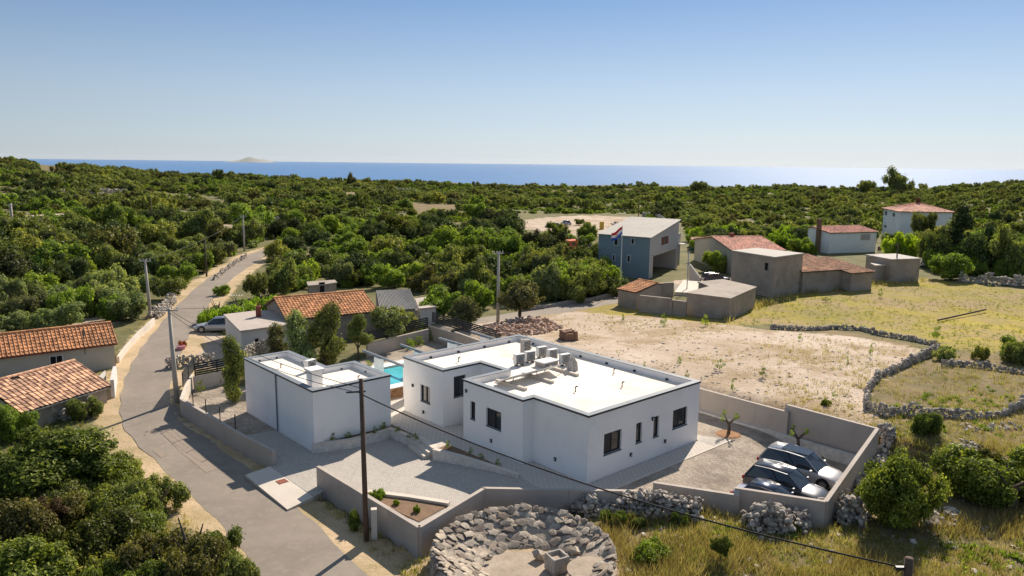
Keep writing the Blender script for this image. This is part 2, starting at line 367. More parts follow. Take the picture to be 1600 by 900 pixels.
def wall_path(mb, pts, zb, zt, th, mi=None):      # wall along 2D points, tops zt per point (list) ; steps via repeated points
    n = len(pts); P2 = [Vector(p[:2]) for p in pts]; nr = []
    for i in range(n):
        j0, j1 = i, i
        while j0 > 0 and (P2[j0] - P2[i]).length < 1e-4: j0 -= 1
        while j1 < n - 1 and (P2[j1] - P2[i]).length < 1e-4: j1 += 1
        d1 = (P2[i] - P2[j0]); d2 = (P2[j1] - P2[i])
        if d1.length < 1e-4: d1 = d2
        if d2.length < 1e-4: d2 = d1
        d1.normalize(); d2.normalize(); a = Vector((-d1.y, d1.x)); b = Vector((-d2.y, d2.x)); k = a + b; k = k / max(k.length_squared / 2, .3)
        nr.append(k)
    zb = zb if isinstance(zb, (list, tuple)) else [zb] * n; zt = zt if isinstance(zt, (list, tuple)) else [zt] * n
    vs = []
    for i in range(n):
        o = P2[i] + nr[i] * th / 2; q = P2[i] - nr[i] * th / 2
        vs += [(o.x, o.y, zb[i]), (o.x, o.y, zt[i]), (q.x, q.y, zt[i]), (q.x, q.y, zb[i])]
    fs = []
    for i in range(n - 1):
        for k in range(4): fs.append((4 * i + k, 4 * i + 4 + k, 4 * i + 4 + (k + 1) % 4, 4 * i + (k + 1) % 4))
    fs += [(3, 2, 1, 0), tuple(4 * (n - 1) + k for k in range(4))]
    mb.add(vs, fs, mi)
def recalc(o):
    bm = bmesh.new(); bm.from_mesh(o.data); bmesh.ops.recalc_face_normals(bm, faces=bm.faces); bm.to_mesh(o.data); bm.free(); return o
def cut(o, cutter_mb):                             # carve niches; the cutter is thrown away
    me = bpy.data.meshes.new('c'); off = Vector((0, 0, 0)); p = o.parent
    while p is not None: off += p.location; p = p.parent
    me.from_pydata([(v[0] - off.x, v[1] - off.y, v[2] - off.z) for v in cutter_mb.v], [], cutter_mb.f); me.update()
    c = bpy.data.objects.new('c', me); COL.objects.link(c)
    if o.parent: c.parent = o.parent
    recalc(o); recalc(c)
    b = o.modifiers.new('b', 'BOOLEAN'); b.object = c; b.operation = 'DIFFERENCE'; b.solver = 'EXACT'
    dg = bpy.context.evaluated_depsgraph_get(); dg.update()
    nm = bpy.data.meshes.new_from_object(o.evaluated_get(dg), depsgraph=dg)
    o.modifiers.clear(); nm.name = o.data.name; o.data = nm
    bpy.data.objects.remove(c); return o
def onplane(px, py, p0, nrm):
    d = ray(px, py); o = Vector((0, 0, EYE)); t = (Vector(p0) - o).dot(Vector(nrm)) / d.dot(Vector(nrm)); return o + d * t
# ================================================================== THE SETTING
def grow(a, b, s, g, lim):
    out = [a]; 
    while abs(out[-1]) < abs(b): out.append(out[-1] + s); s = s * g if abs(s) < lim else s
    return out
def gpoly(px): return [tuple(G(*p)[:2]) for p in px]
R_DIRT = [gpoly([(690, 520), (745, 503), (800, 494), (880, 484), (960, 492), (1060, 500), (1140, 508), (1230, 518), (1340, 527), (1450, 548), (1400, 580), (1352, 605), (1372, 640), (1372, 668), (1200, 680), (1050, 640), (900, 600), (760, 560)]),
          gpoly([(25, 345), (60, 336), (120, 332), (212, 330), (212, 348), (130, 356), (60, 362), (10, 364)]),
          gpoly([(800, 347), (850, 340), (930, 336), (1000, 340), (1010, 356), (960, 372), (905, 368), (840, 360), (805, 356)]),
          gpoly([(88, 515), (130, 492), (175, 478), (200, 482), (192, 500), (180, 508), (140, 512), (100, 520)]),
          gpoly([(424, 345), (444, 345), (470, 374), (450, 376)]), gpoly([(335, 352), (380, 350), (372, 372), (345, 372)]),
          gpoly([(880, 395), (935, 385), (940, 410), (900, 412)]), gpoly([(1010, 455), (1060, 437), (1130, 432), (1190, 437), (1130, 450)]),
          gpoly([(262, 540), (300, 520), (350, 520), (352, 575), (300, 580), (262, 572)])]
R_MEAD = [gpoly([(1135, 506), (1150, 482), (1215, 466), (1262, 452), (1370, 441), (1440, 434), (1500, 443), (1600, 452), (1700, 462), (1700, 545), (1600, 556), (1480, 545), (1440, 533), (1340, 512), (1230, 508)]),
          gpoly([(870, 492), (925, 478), (965, 472), (1000, 480), (1072, 492), (1138, 502), (1200, 470), (1210, 480), (1150, 512), (1080, 517), (960, 508)])]
R_DRY = [gpoly([(560, 920), (640, 880), (700, 870), (1000, 800), (1290, 815), (1345, 720), (1372, 655), (1352, 605), (1400, 578), (1480, 548), (1600, 560), (1760, 575), (1900, 760), (2000, 960), (1500, 960), (900, 960)]),
         gpoly([(1240, 510), (1340, 520), (1450, 545), (1400, 580), (1352, 605), (1372, 640), (1340, 660), (1250, 600), (1200, 560), (1180, 530)]),
         gpoly([(140, 390), (160, 366), (208, 366), (232, 388), (185, 396)]), gpoly([(640, 316), (712, 320), (712, 336), (645, 334)]), gpoly([(60, 268), (95, 268), (95, 276), (60, 276)]), gpoly([(535, 300), (570, 300), (575, 308), (535, 308)]), gpoly([(10, 398), (60, 394), (60, 404), (10, 406)]), gpoly([(1120, 345), (1180, 342), (1180, 352), (1120, 354)])]
def soft_in(x, y, polys, rad):
    s = np.zeros_like(x); k = 0
    for i in range(9):
        a = i * 2.4; r_ = rad * math.sqrt(i / 9); k += 1; m = np.zeros(x.shape, bool)
        for p in polys: m |= in_poly(x + r_ * math.cos(a), y + r_ * math.sin(a), p)
        s += m
    return s / k
def build_ground():
    xs = sorted(set([-x for x in grow(46, 4200, 1.6, 1.07, 160)] + list(np.arange(-45, 46, 1.0)) + grow(46, 4200, 1.6, 1.07, 160)))
    ys = sorted(set(grow(15, -300, -3, 1.3, 60)[1:] + list(np.arange(15, 126, 1.0)) + grow(126, 5200, 1.6, 1.055, 160)))
    X, Y = np.meshgrid(xs, ys); nx, ny = len(xs), len(ys)
    Z = hz(X, Y)
    i = np.arange(nx * ny).reshape(ny, nx)
    f = np.stack([i[:-1, :-1], i[:-1, 1:], i[1:, 1:], i[1:, :-1]], -1).reshape(-1, 4)
    m, t, b, pos = base_mat('natural_ground', .95, .15)
    def att(n): return nd(t, 'ShaderNodeAttribute', attribute_name=n).outputs['Fac']
    big = noise(t, .045, 4, .6, pos); med = noise(t, .35, 6, .65, pos, .4); fin = noise(t, 2.6, 5, .7, pos); vf = noise(t, 11, 3, .7, pos)
    scrub = mixc(t, ramp(t, med, [(.35, 0.0), (.65, 1.0)]), (.085, .095, .032), (.20, .175, .075))
    scrub = mixc(t, ramp(t, fin, [(.5, 0.0), (.68, .6)]), scrub, (.23, .19, .12))
    dirt = mixc(t, ramp(t, med, [(.3, 0.0), (.7, 1.0)]), (.45, .35, .255), (.59, .485, .39))
    dirt = mixc(t, ramp(t, fin, [(.48, 0.0), (.72, .55)]), dirt, (.33, .25, .155))
    dirt = mixc(t, ramp(t, big, [(.5, 0.0), (.62, .8)]), dirt, (.64, .535, .45))
    mid = noise(t, .16, 7, .72, pos, .3)
    dirt = mixc(t, ramp(t, mid, [(.48, 0.0), (.58, .85)]), dirt, (.34, .245, .14))
    dirt = mixc(t, ramp(t, noise(t, 6, 4, .7, pos), [(.5, 0.0), (.66, .55)]), dirt, (.30, .22, .14))
    mead = mixc(t, ramp(t, big, [(.38, 0.0), (.62, 1.0)]), (.44, .345, .030), (.29, .245, .040))
    mead = mixc(t, ramp(t, med, [(.42, 0.0), (.7, .8)]), mead, (.25, .19, .10))
    mead = mixc(t, ramp(t, fin, [(.45, 0.0), (.7, .55)]), mead, (.13, .12, .04))
    mead = mixc(t, ramp(t, noise(t, .13, 6, .7, pos, .5), [(.48, 0.0), (.60, .85)]), mead, (.34, .24, .13))
    mead = mixc(t, ramp(t, noise(t, 1.1, 5, .7, pos), [(.54, 0.0), (.66, .7)]), mead, (.15, .16, .04))
    dry = mixc(t, ramp(t, med, [(.36, 0.0), (.64, 1.0)]), (.15, .135, .055), (.27, .20, .11))
    dry = mixc(t, ramp(t, fin, [(.48, 0.0), (.66, .7)]), dry, (.20, .105, .055))
    col = scrub
    wob = nd(t, 'ShaderNodeMath', operation='SUBTRACT', i_1=.5); t.links.new(noise(t, .7, 6, .7, pos), wob.inputs[0])
    for a, c in (('dry', dry), ('meadow', mead), ('dirt', dirt), ('verge', mixc(t, ramp(t, med, [(.42, 0.0), (.62, 1.0)]), (.56, .42, .27), (.40, .31, .17)))):
        s = nd(t, 'ShaderNodeMath', operation='MULTIPLY_ADD', i_1=1.5); t.links.new(wob.outputs[0], s.inputs[0]); t.links.new(att(a), s.inputs[2])
        col = mixc(t, ramp(t, s.outputs[0], [(.38, 0.0), (.6, 1.0)]), col, c)
    # pebbles and weeds scattered over everything
    vo = nd(t, 'ShaderNodeTexVoronoi'); vo.inputs['Scale'].default_value = 2.3; t.links.new(pos, vo.inputs['Vector'])
    pm = nd(t, 'ShaderNodeMath', operation='MULTIPLY'); t.links.new(ramp(t, vo.outputs['Distance'], [(.05, 1.0), (.13, 0.0)]), pm.inputs[0]); t.links.new(ramp(t, noise(t, .2, 4, .6, pos), [(.52, 0.0), (.6, .7)]), pm.inputs[1])
    col = mixc(t, pm.outputs[0], col, (.50, .47, .42))
    col = mixc(t, ramp(t, vf, [(.42, 0.0), (.7, .42)]), col, (.10, .09, .05))
    t.links.new(col, b.inputs['Base Color']); bump(t, b, fin, .7, .10)
    me = np_mesh('ground', np.stack([X, Y, Z], -1).reshape(-1, 3), f, m, smooth=True)
    x, y = X.ravel(), Y.ravel()
    near = (np.hypot(x, y) < 420)
    dr = soft_in(x, y, R_DIRT, 1.5); md = soft_in(x, y, R_MEAD, 2.5); dy_ = soft_in(x, y, R_DRY, 2.0)
    dm = dist_line(x, y, ROAD_MAIN); vg = (1 - S(dm, 2.5, 4.6)) * .95
    vg = np.maximum(vg, (1 - S(np.hypot((x + 2) / 1.6, y - 31), 4, 6)) * .6)
    for n_, a_ in (('dirt', dr), ('meadow', md), ('dry', dy_), ('verge', vg)):
        at = me.attributes.new(n_, 'FLOAT', 'POINT'); at.data.foreach_set('value', a_.astype(np.float32))
    structure(new_obj('ground', me))
build_ground()

def strip(line, zoff, name, m):
    v, f = [], []; n = len(line); K = 5
    for i, (p, w) in enumerate(line):
        d = (line[min(i + 1, n - 1)][0] - line[max(i - 1, 0)][0]).normalized(); s = Vector((-d.y, d.x))
        for k in range(K):
            e = (k / (K - 1) - .5); q = p + s * e * w * (1 + (.05 * math.sin(i * 1.7 + k)) * (abs(e) > .4))
            z0 = float(hz(q.x, q.y)) * .5 + float(hz(p.x, p.y)) * .5; v.append((q.x, q.y, z0 + zoff - .022 * abs(e)))
    for i in range(n - 1):
        for k in range(K - 1): a = i * K + k; f.append((a, a + 1, a + K + 1, a + K))
    me = bpy.data.meshes.new(name); me.from_pydata(v, [], f); me.materials.append(m); me.update(); o = structure(new_obj(name, me)); recalc(o)
    return o
def asphalt():
    m, t, b, pos = base_mat('worn_asphalt', .88, .3)
    n1 = noise(t, .25, 5, .6, pos, .5); n2 = noise(t, 2.2, 5, .7, pos); n3 = noise(t, 45, 2, .6, pos)
    c = mixc(t, ramp(t, n1, [(.35, 0.0), (.65, 1.0)]), (.225, .192, .158), (.285, .242, .197))
    c = mixc(t, ramp(t, n2, [(.5, 0.0), (.75, .55)]), c, (.37, .30, .23))
    c = mixc(t, ramp(t, n3, [(.45, 0.0), (.65, .35)]), c, (.10, .095, .09))
    c = mixc(t, ramp(t, noise(t, .6, 6, .75, pos, .8), [(.52, 0.0), (.62, .5)]), c, (.20, .165, .13))
    vo = nd(t, 'ShaderNodeTexVoronoi', feature='DISTANCE_TO_EDGE'); vo.inputs['Scale'].default_value = .33
    dv = nd(t, 'ShaderNodeMixRGB') if False else None
    t.links.new(pos, vo.inputs['Vector'])
    cm = nd(t, 'ShaderNodeMath', operation='MULTIPLY'); t.links.new(ramp(t, vo.outputs['Distance'], [(.0, 1.0), (.012, 0.0)]), cm.inputs[0]); t.links.new(ramp(t, n1, [(.5, 0.0), (.6, .5)]), cm.inputs[1])
    c = mixc(t, cm.outputs[0], c, (.12, .11, .10))
    t.links.new(c, b.inputs['Base Color']); bump(t, b, n3, .4, .006); return m
M['asphalt'] = asphalt()
strip(ROADS[0], .022, 'road', M['asphalt'])
strip(ROADS[1], .022, 'road', M['asphalt'])
# patches of relaid asphalt along the walled side
mp = mat('asphalt_patch', (.27, .22, .175), .9, .1, 1.5, 40, .4, .005)
for i, (a, b_, c_, d_) in enumerate([((262, 668), (296, 700), (281, 706), (248, 674)), ((298, 702), (340, 733), (322, 739), (283, 708)), ((247, 700), (262, 712), (252, 716), (238, 705))]):
    q = [P(*k, -.8) for k in (a, b_, c_, d_)]
    mb = MB(); mb.add([(p.x, p.y, float(hz(p.x, p.y)) + .03) for p in q], [(0, 1, 2, 3)])
    structure(recalc(mb.build('road_patch', mp)))
kb = MB()    # low stone kerb on the far side of the back road
kl = [(p + Vector((-.3, 2.1)), w) for p, w in ROADS[1][14:34]]
wall_path(kb, [tuple(p) for p, w in kl], [float(hz(p.x, p.y)) - .2 for p, w in kl], [float(hz(p.x, p.y)) + .42 + .06 * math.sin(i) for i, (p, w) in enumerate(kl)], .35)
tag(kb.build('roadside_wall', M['concrete_old']), 'long low stone wall along the far edge of the lane below the thicket', 'wall')

# sea and island
m, t, b, pos = base_mat('sea_water', .62, .06)
n1 = noise(t, .0012, 4, .6, pos); n2 = noise(t, .03, 3, .6, pos)
c = mixc(t, ramp(t, n1, [(.3, 0.0), (.7, 1.0)]), (.070, .175, .36), (.085, .20, .39))
t.links.new(c, b.inputs['Base Color']); bump(t, b, n2, .6, 1.2)
mb = MB(); ys = [-2000, 1500, 3000, 6000, 12000, 24000, 45000]
for i in range(len(ys)):
    for x in (-48000, 0, 48000): mb.v.append((x, ys[i], -130)); mb.t.append(.5)
for i in range(len(ys) - 1):
    for k in range(2): a = i * 3 + k; mb.f.append((a, a + 1, a + 4, a + 3)); mb.m.append(0)
structure(mb.build('sea', m))
mb = MB(); pk = [(-1.0, 0), (-.75, 40), (-.5, 75), (-.3, 120), (-.1, 205), (.05, 235), (.2, 175), (.42, 120), (.6, 135), (.8, 60), (1.0, 0)]
ic = P(390, 249.3, -130); ic = Vector((ic.x, ic.y)) * (34000 / Vector((ic.x, ic.y)).length)
vs = []
for rdepth, k in ((-700, 0), (-250, .8), (0, 1), (400, .6), (900, 0)):
    for s_, h_ in pk: vs.append((ic.x + s_ * 1050 * (1 - .2 * (1 - k)) , ic.y + rdepth, -131 + h_ * k))
n = len(pk); mb.add(vs, [(r_ * n + i, r_ * n + i + 1, (r_ + 1) * n + i + 1, (r_ + 1) * n + i) for r_ in range(4) for i in range(n - 1)])
structure(recalc(mb.build('island', mat('island_scrub', (.30, .30, .26), .95, .2, .002, .01, 0), smooth=True)))

# ================================================================== THE WALLED PLOT
def l2(pts): return [tuple(L2W(*p)[:2]) for p in pts]
def zd(v, u=0):                                   # height of the sloping drive
    return -.55 * float(S(v, 2.2, 10.5))
def paver_mat(name, c1, c2, cj, sc=3.6, ang=TH):
    m, t, b, pos = base_mat(name, .9, .25)
    mp_ = nd(t, 'ShaderNodeMapping'); mp_.inputs['Rotation'].default_value = (0, 0, ang); t.links.new(pos, mp_.inputs['Vector'])
    br = nd(t, 'ShaderNodeTexBrick'); br.inputs['Scale'].default_value = sc; br.inputs['Color1'].default_value = c4(c1); br.inputs['Color2'].default_value = c4(c2); br.inputs['Mortar'].default_value = c4(cj)
    br.inputs['Mortar Size'].default_value = .035; br.inputs['Bias'].default_value = 0; t.links.new(mp_.outputs[0], br.inputs['Vector'])
    c = mixc(t, ramp(t, noise(t, .5, 5, .65, pos), [(.4, 0.0), (.7, .45)]), br.outputs['Color'], tuple(x * .78 for x in c1))
    c = mixc(t, ramp(t, noise(t, 3, 5, .65, pos), [(.5, 0.0), (.75, .35)]), c, tuple(x * .7 for x in c1))
    t.links.new(c, b.inputs['Base Color']); bump(t, b, br.outputs['Fac'], -.5, .01); return m
def gravel_mat(name, c1, c2):
    m, t, b, pos = base_mat(name, .95, .2)
    vo = nd(t, 'ShaderNodeTexVoronoi'); vo.inputs['Scale'].default_value = 11; t.links.new(pos, vo.inputs['Vector'])
    sx = nd(t, 'ShaderNodeSeparateColor'); t.links.new(vo.outputs['Color'], sx.inputs[0])
    c = mixc(t, sx.outputs[0], c1, c2); c = mixc(t, ramp(t, noise(t, .45, 5, .65, pos), [(.42, 0.0), (.62, .75)]), c, tuple(x * .72 for x in c1))
    c = mixc(t, ramp(t, noise(t, 1.7, 4, .65, pos), [(.5, 0.0), (.7, .4)]), c, tuple(min(1, x * 1.25) for x in c2))
    t.links.new(c, b.inputs['Base Color']); bump(t, b, vo.outputs['Distance'], .9, .04); return m
M['paving'] = paver_mat('grey_block_paving', (.56, .52, .46), (.42, .385, .34), (.20, .18, .16), 3.3)
M['flags'] = paver_mat('smooth_terrace_slabs', (.62, .56, .49), (.56, .51, .45), (.37, .33, .29), 1.3)
M['gravel'] = gravel_mat('crushed_stone', (.27, .225, .18), (.44, .375, .305))
# drive: polygon bent down towards the annex
def sheet(name, pts, fz, m, cuts_v=(), cuts_u=(), drop=0):
    bm = bmesh.new(); vs = [bm.verts.new((*L2W(u, v)[:2], 0)) for u, v in pts]; bm.faces.new(vs)
    for c in cuts_v: bmesh.ops.bisect_plane(bm, geom=bm.verts[:] + bm.edges[:] + bm.faces[:], plane_co=L2W(0, c), plane_no=(-UY, UX, 0))
    for c in cuts_u: bmesh.ops.bisect_plane(bm, geom=bm.verts[:] + bm.edges[:] + bm.faces[:], plane_co=L2W(c, 0), plane_no=(UX, UY, 0))
    for w in bm.verts: u, v = W2L(w.co.x, w.co.y); w.co.z = fz(u, v)
    bmesh.ops.triangulate(bm, faces=[f for f in bm.faces if len(f.verts) > 4])
    if drop:
        ret = bmesh.ops.extrude_face_region(bm, geom=bm.faces[:]); 
        for e in ret['geom']:
            if isinstance(e, bmesh.types.BMVert): e.co.z -= drop
    bmesh.ops.recalc_face_normals(bm, faces=bm.faces)
    if not drop:
        for f in bm.faces:
            if f.normal.z < 0: f.normal_flip()
    me = bpy.data.meshes.new(name); bm.to_mesh(me); bm.free(); me.materials.append(m)
    return structure(new_obj(name, me))
cv = [2.2 + i * .7 for i in range(13)]
sheet('driveway', [(-11.6, 14.9), (-11.6, 9.3), (-10.9, 9.6), (-10.5, 9.3), (-10.4, 1.2), (-5.5, 2.4), (-2.6, -.6), (-2.2, 3.0), (-3.45, 9.6), (-2.95, 11.9), (-3.1, 14.9), (-8.6, 14.9), (-8.65, 25), (-11.9, 28), (-11.2, 14.8)], lambda u, v: zd(v) - .004, M['paving'], cv, drop=.9)
# terrace, paths and yards level with the house
mb = MB()
mb.prism(l2([(-2.6, -.6), (-2.2, 3.0), (-3.3, 9.4), (-2.85, 11.9), (-3.0, 26.5), (-.2, 29), (10.6, 29), (10.6, 17.2), (.2, 17.2), (.2, 12), (2.7, 12), (2.7, 9.6), (.2, 9.6), (.2, -.1), (10.4, -.1), (10.4, -1.35), (-1.7, -1.35)]), -1.3, 0)
structure(mb.build('terrace', M['flags']))
mb = MB(); mb.prism(l2([(-1.7, -1.35), (10.4, -1.35), (15.5, -1.0), (15.6, 17), (10.6, 17), (10.6, 17.2), (10.37, 17.2), (10.37, -.1), (10.4, -1.35)][:3] + [(15.6, 17), (10.6, 17), (10.6, -1.2), (-1.8, -1.2)]), -1.3, -.02)
structure(mb.build('gravel_yard', M['gravel']))
ydz = lambda u, v: -.024 - .56 * float(S(v, -1.5, -5.2)) * float(S(u, 1.5, 6.5))
sheet('gravel_yard', [(-2.6, -.6), (.9, -3.9), (5.3, -11), (15.7, -8.9), (15.5, -1.0), (10.6, -1.2), (-1.7, -1.2)], ydz, M['gravel'], [-1.5 - .5 * i for i in range(9)], [1.5 + i for i in range(6)], drop=.7)
mb = MB(); mb.prism(l2([(-1.75, -1.35), (10.5, -1.35), (10.5, .2), (10.5, 3), (11.9, -1.1), (11.95, -1.5), (-1.6, -1.5)][:2] + [(12.1, -1.35), (12.1, -1.47), (-1.65, -1.47)]), -.5, .012)
structure(mb.build('path_edging', M['conc_pale']))
mb = MB(); mb.prism(l2([(10.38, -1.35), (12.1, -1.35), (10.9, 1.2), (10.38, 2.0)]), -.5, .004); structure(mb.build('side_path', M['paving']))
# gravel garden left of and behind the annex
sheet('gravel_garden', [(-8.6, 25.2), (-8.6, 15.2), (-8.62, 25.3), (-11.9, 28.2), (-9.3, 34.5), (-4, 29), (-3, 26)][0:1] + [(-11.9, 28.2), (-9.2, 34.6), (-4, 29.2), (-3.0, 27), (-3.0, 19.4), (-5.2, 19.4), (-5.2, 25.3)], lambda u, v: -.53, M['gravel'], drop=.5)
sheet('gravel_strip', [(-11.9, 28.2), (-11.5, 21), (-8.6, 20.5), (-8.6, 25.3)], lambda u, v: -.53, M['gravel'], drop=.5)
mb = MB(); mb.prism(l2([(-3.0, 26.9), (-4, 29.1), (4.5, 31.2), (14.2, 34.5), (14.2, 24.8), (15.7, 17), (10.6, 17.1), (10.6, 28.9), (-.2, 28.9)]), -1.2, -.012)
structure(mb.build('back_garden', M['gravel']))
# concrete apron to the road
q = [P(383, 742, -.6), P(449, 796, -.7), P(498, 772, -.56), P(426, 727, -.56)]
mb = MB(); mb.slab([q[0], q[1], q[2], q[3]], .35); structure(recalc(mb.build('driveway_apron', M['conc_pale'])))
c0 = P(441, 753, -.6); mb = MB(); mb.box((c0.x, c0.y, c0.z + .02), (.55, .55, .05), TH); tag(mb.build('manhole_cover', M['rust']), 'small square rusty drain cover set in the pale concrete drive entrance', 'drain cover')

# perimeter walls (each run is one thing)
def perim(label, px, zb, th=.22, name='boundary_wall', m='concrete', uv=None, cap=False):
    pts, zt = [], []
    for it in px:
        if uv: w = L2W(it[0], it[1]); z = it[2]
        else: w = P(it[0], it[1], it[2]); z = it[2]
        pts.append((w.x, w.y)); zt.append(z)
    r_ = thing(name, label, 'wall', (pts[0][0], pts[0][1], 0))
    # formwork bays: each bay between the joints is a cast panel of its own
    bays = []
    for i in range(len(pts) - 1):
        a, b_ = Vector(pts[i]), Vector(pts[i + 1]); L = (b_ - a).length
        if L < .01: bays.append(None); continue
        n_ = max(1, round(L / 2.5)); bays.append(n_)
        for k in range(n_):
            s0, s1 = k / n_, (k + 1) / n_; g = .006 / L
            pa, pb = a.lerp(b_, s0 + (g if k else -th * .5 / L * (i > 0))), a.lerp(b_, s1 - (g if k < n_ - 1 else 0))
            if k == n_ - 1 and i < len(pts) - 2: pb = b_ + (b_ - a) / L * .0
            z0, z1 = zt[i] + (zt[i + 1] - zt[i]) * s0, zt[i] + (zt[i + 1] - zt[i]) * s1
            mb = MB(); wall_path(mb, [tuple(pa), tuple(pb)], zb, [z0 + .0015 * ((k + i) % 3), z1 + .0015 * ((k + i) % 3)], th - .003 * ((k + i) % 2)); recalc(mb.build('wall_panel', M[m], r_))
    return r_
perim('grey concrete wall in front of the brick-paved drive with the timber pole before it', [(497, 728, .62), (655, 823, .62)], -1.5)
perim('grey concrete wall bending from the sharp front corner along behind the ring of stones', [(655, 823, .62), (757, 762, .62), (1021, 767, .62)], -1.5)
perim('stepped grey concrete wall in front of the three parked cars', [(1021, 753, .95), (1152, 773, .95), (1152, 762, 1.22), (1290, 783, 1.22)], -1.2)
perim('grey concrete wall on the right end of the car yard', [(1290, 783, 1.22), (1371, 669, 2.0)], -1.2)
perim('tall stepped grey concrete wall holding back the dirt lot behind the cars', [(1371, 669, 2.0), (1230, 632, 2.0), (1230, 643, 1.62), (1095, 607, 1.62), (1060, 590, 1.62)], -1.2)
perim('curving grey concrete wall beside the road in front of the annex', [(428, 704, .38), (375, 677, .4), (330, 650, .42), (302, 634, .45), (283, 623, .45)], -1.6)
perim('pale concrete wall running away along the road behind the tall concrete pole', [(283, 623, .45), (289, 606, .5), (300, 584, .55)], -1.5, m='conc_pale')
perim('low pale wall closing the gravel garden under the dark fence panels', [(302, 588, .55), (345, 580, .55), (372, 577, .5)], -1.2, m='conc_pale')
perim('grey concrete garden wall behind the annex and the pool', [(520, 588, 1.2), (573, 537, 1.2), (669, 514, 1.2)][1:], -1.2, name='garden_wall')
perim('grey concrete garden wall behind the pool pillars', [(669, 508, 1.35), (712, 522, 1.35), (712, 518.5, 1.7), (762, 536, 1.7), (800, 548, 1.7)], -1.2, name='garden_wall')
# low plinth under the back wall
mb = MB(); a, b_ = L2W(15.35, -8.5), L2W(15.35, 6); wall_path(mb, [(a.x, a.y), (b_.x, b_.y)], -.9, .12, .3)
tag(mb.build('planter_kerb', M['cladding']), 'low rough stone kerb along the foot of the tall wall behind the cars', 'kerb')
# fence posts and wire on the road wall
fr = thing('wire_fence', 'thin dark wire fence posts standing on top of the roadside wall left of the annex', 'fence', P(390, 680, .4))
fps = [P(302, 633, .45), P(322, 646, .42), P(344, 658, .41), P(368, 671, .4)]
for p in fps: MB().tube([p, p + Vector((0, 0, 1.0))], .035, 6).build('post', M['dark'], fr)
for h_ in (.35, .65, .95):
    MB().tube([p + Vector((0, 0, h_)) for p in fps], .006, 4).build('strand', M['wire'], fr)
# dark slat fences
def slat_fence(label, p0, p1, z0, h, n, vertical=True, m='dark'):
    a, b_ = Vector(p0), Vector(p1); r_ = thing('slat_fence', label, 'fence', (a.x, a.y, z0)); L = (b_ - a).length; ang = math.atan2(b_.y - a.y, b_.x - a.x)
    for k in range(3):
        c = a.lerp(b_, k / 2); MB().box((c.x, c.y, z0 + h / 2), (.07, .07, h), ang).build('post', M[m], r_)
    for k in range(n):
        z = z0 + .08 + (h - .12) * k / (n - 1); c = a.lerp(b_, .5); MB().box((c.x, c.y, z + .001 * k), (L, .03, (h / n) * .78), ang).build('slat', M[m], r_)
p0, p1 = P(305, 587, .6), P(372, 574, .6); slat_fence('dark grey horizontal slat fence on the low pale wall beside the tall shrub', p0[:2], p1[:2], .55, 1.0, 6)
p0, p1 = P(286, 604, .55), P(303, 578, .55); slat_fence('dark slat fence running along the road wall just behind the tall concrete pole', p0[:2], p1[:2], .52, 1.1, 6)
p0, p1 = P(676, 503, 1.4), P(775, 533, 1.4); slat_fence('long dark fence above the garden wall beside the rubble heap', p0[:2], p1[:2], 1.4, 1.0, 6)
p0, p1 = P(575, 534, 1.25), P(668, 510, 1.25); slat_fence('dark fence on the garden wall in front of the whitewashed outhouse', p0[:2], p1[:2], 1.25, .9, 5)

# planters by the drive
def planter(label, top_px, ztop, bot):
    r_ = thing('planter_wall', label, 'planter wall', P(*top_px[0], ztop)); pts = [P(x, y, ztop) for x, y in top_px]
    mb = MB(); wall_path(mb, [tuple(p[:2]) for p in pts], bot, [ztop] * len(pts), .26); recalc(mb.build('stone_wall', M['cladding'], r_))
    mb = MB(); wall_path(mb, [tuple(p[:2]) for p in pts], ztop + .002, [ztop + .05] * len(pts), .32); recalc(mb.build('coping', M['conc_pale'], r_)); return r_
planter('curved white stone planter wall at the foot of the annex', [(487, 694), (516, 691), (548, 687), (580, 679), (610, 670), (634, 679), (655, 688)], .02, -.8)
planter('tapering white stone planter wall right of the driveway steps', [(678, 702), (720, 713), (765, 727), (811, 742)], .14, -.8)
planter('low white kerb wall round the front flower bed', [(575, 768), (640, 776), (702, 786)], .12, -.6)
def bed(name, pts): mb = MB(); mb.prism([tuple(p[:2]) for p in pts], -.6, pts[0].z); structure(mb.build(name, M['soil']))
bed('flower_bed', [P(500, 691, -.02), P(550, 685, -.02), P(608, 669, -.02), P(652, 686, -.02), P(664, 681, -.02), L2W(-3.0, 14.95, -.02), L2W(-8.2, 14.95, -.02)])
bed('flower_bed', [P(682, 701, .05), P(766, 726, .05), P(808, 740, .05), P(765, 721, .05), P(700, 694, .05)])
bed('flower_bed', [P(577, 771, .03), P(702, 789, .03), P(655, 815, .03), P(560, 770, .03)])
# steps
st = thing('garden_steps', 'three pale stone steps between the two white planter walls', 'steps', L2W(-3.2, 10.8, -.5))
for k, (du, z) in enumerate(((-.0, 0.0), (-.34, -.17), (-.68, -.34))):
    mb = MB(); mb.prism(l2([(-3.02 + du, 11.95), (-3.35 + du, 9.75), (-2.9, 9.85), (-2.6, 11.9)]), z - .5, z - .002 + (.006 if k == 0 else 0)); mb.build('step', M['conc_pale'], st)

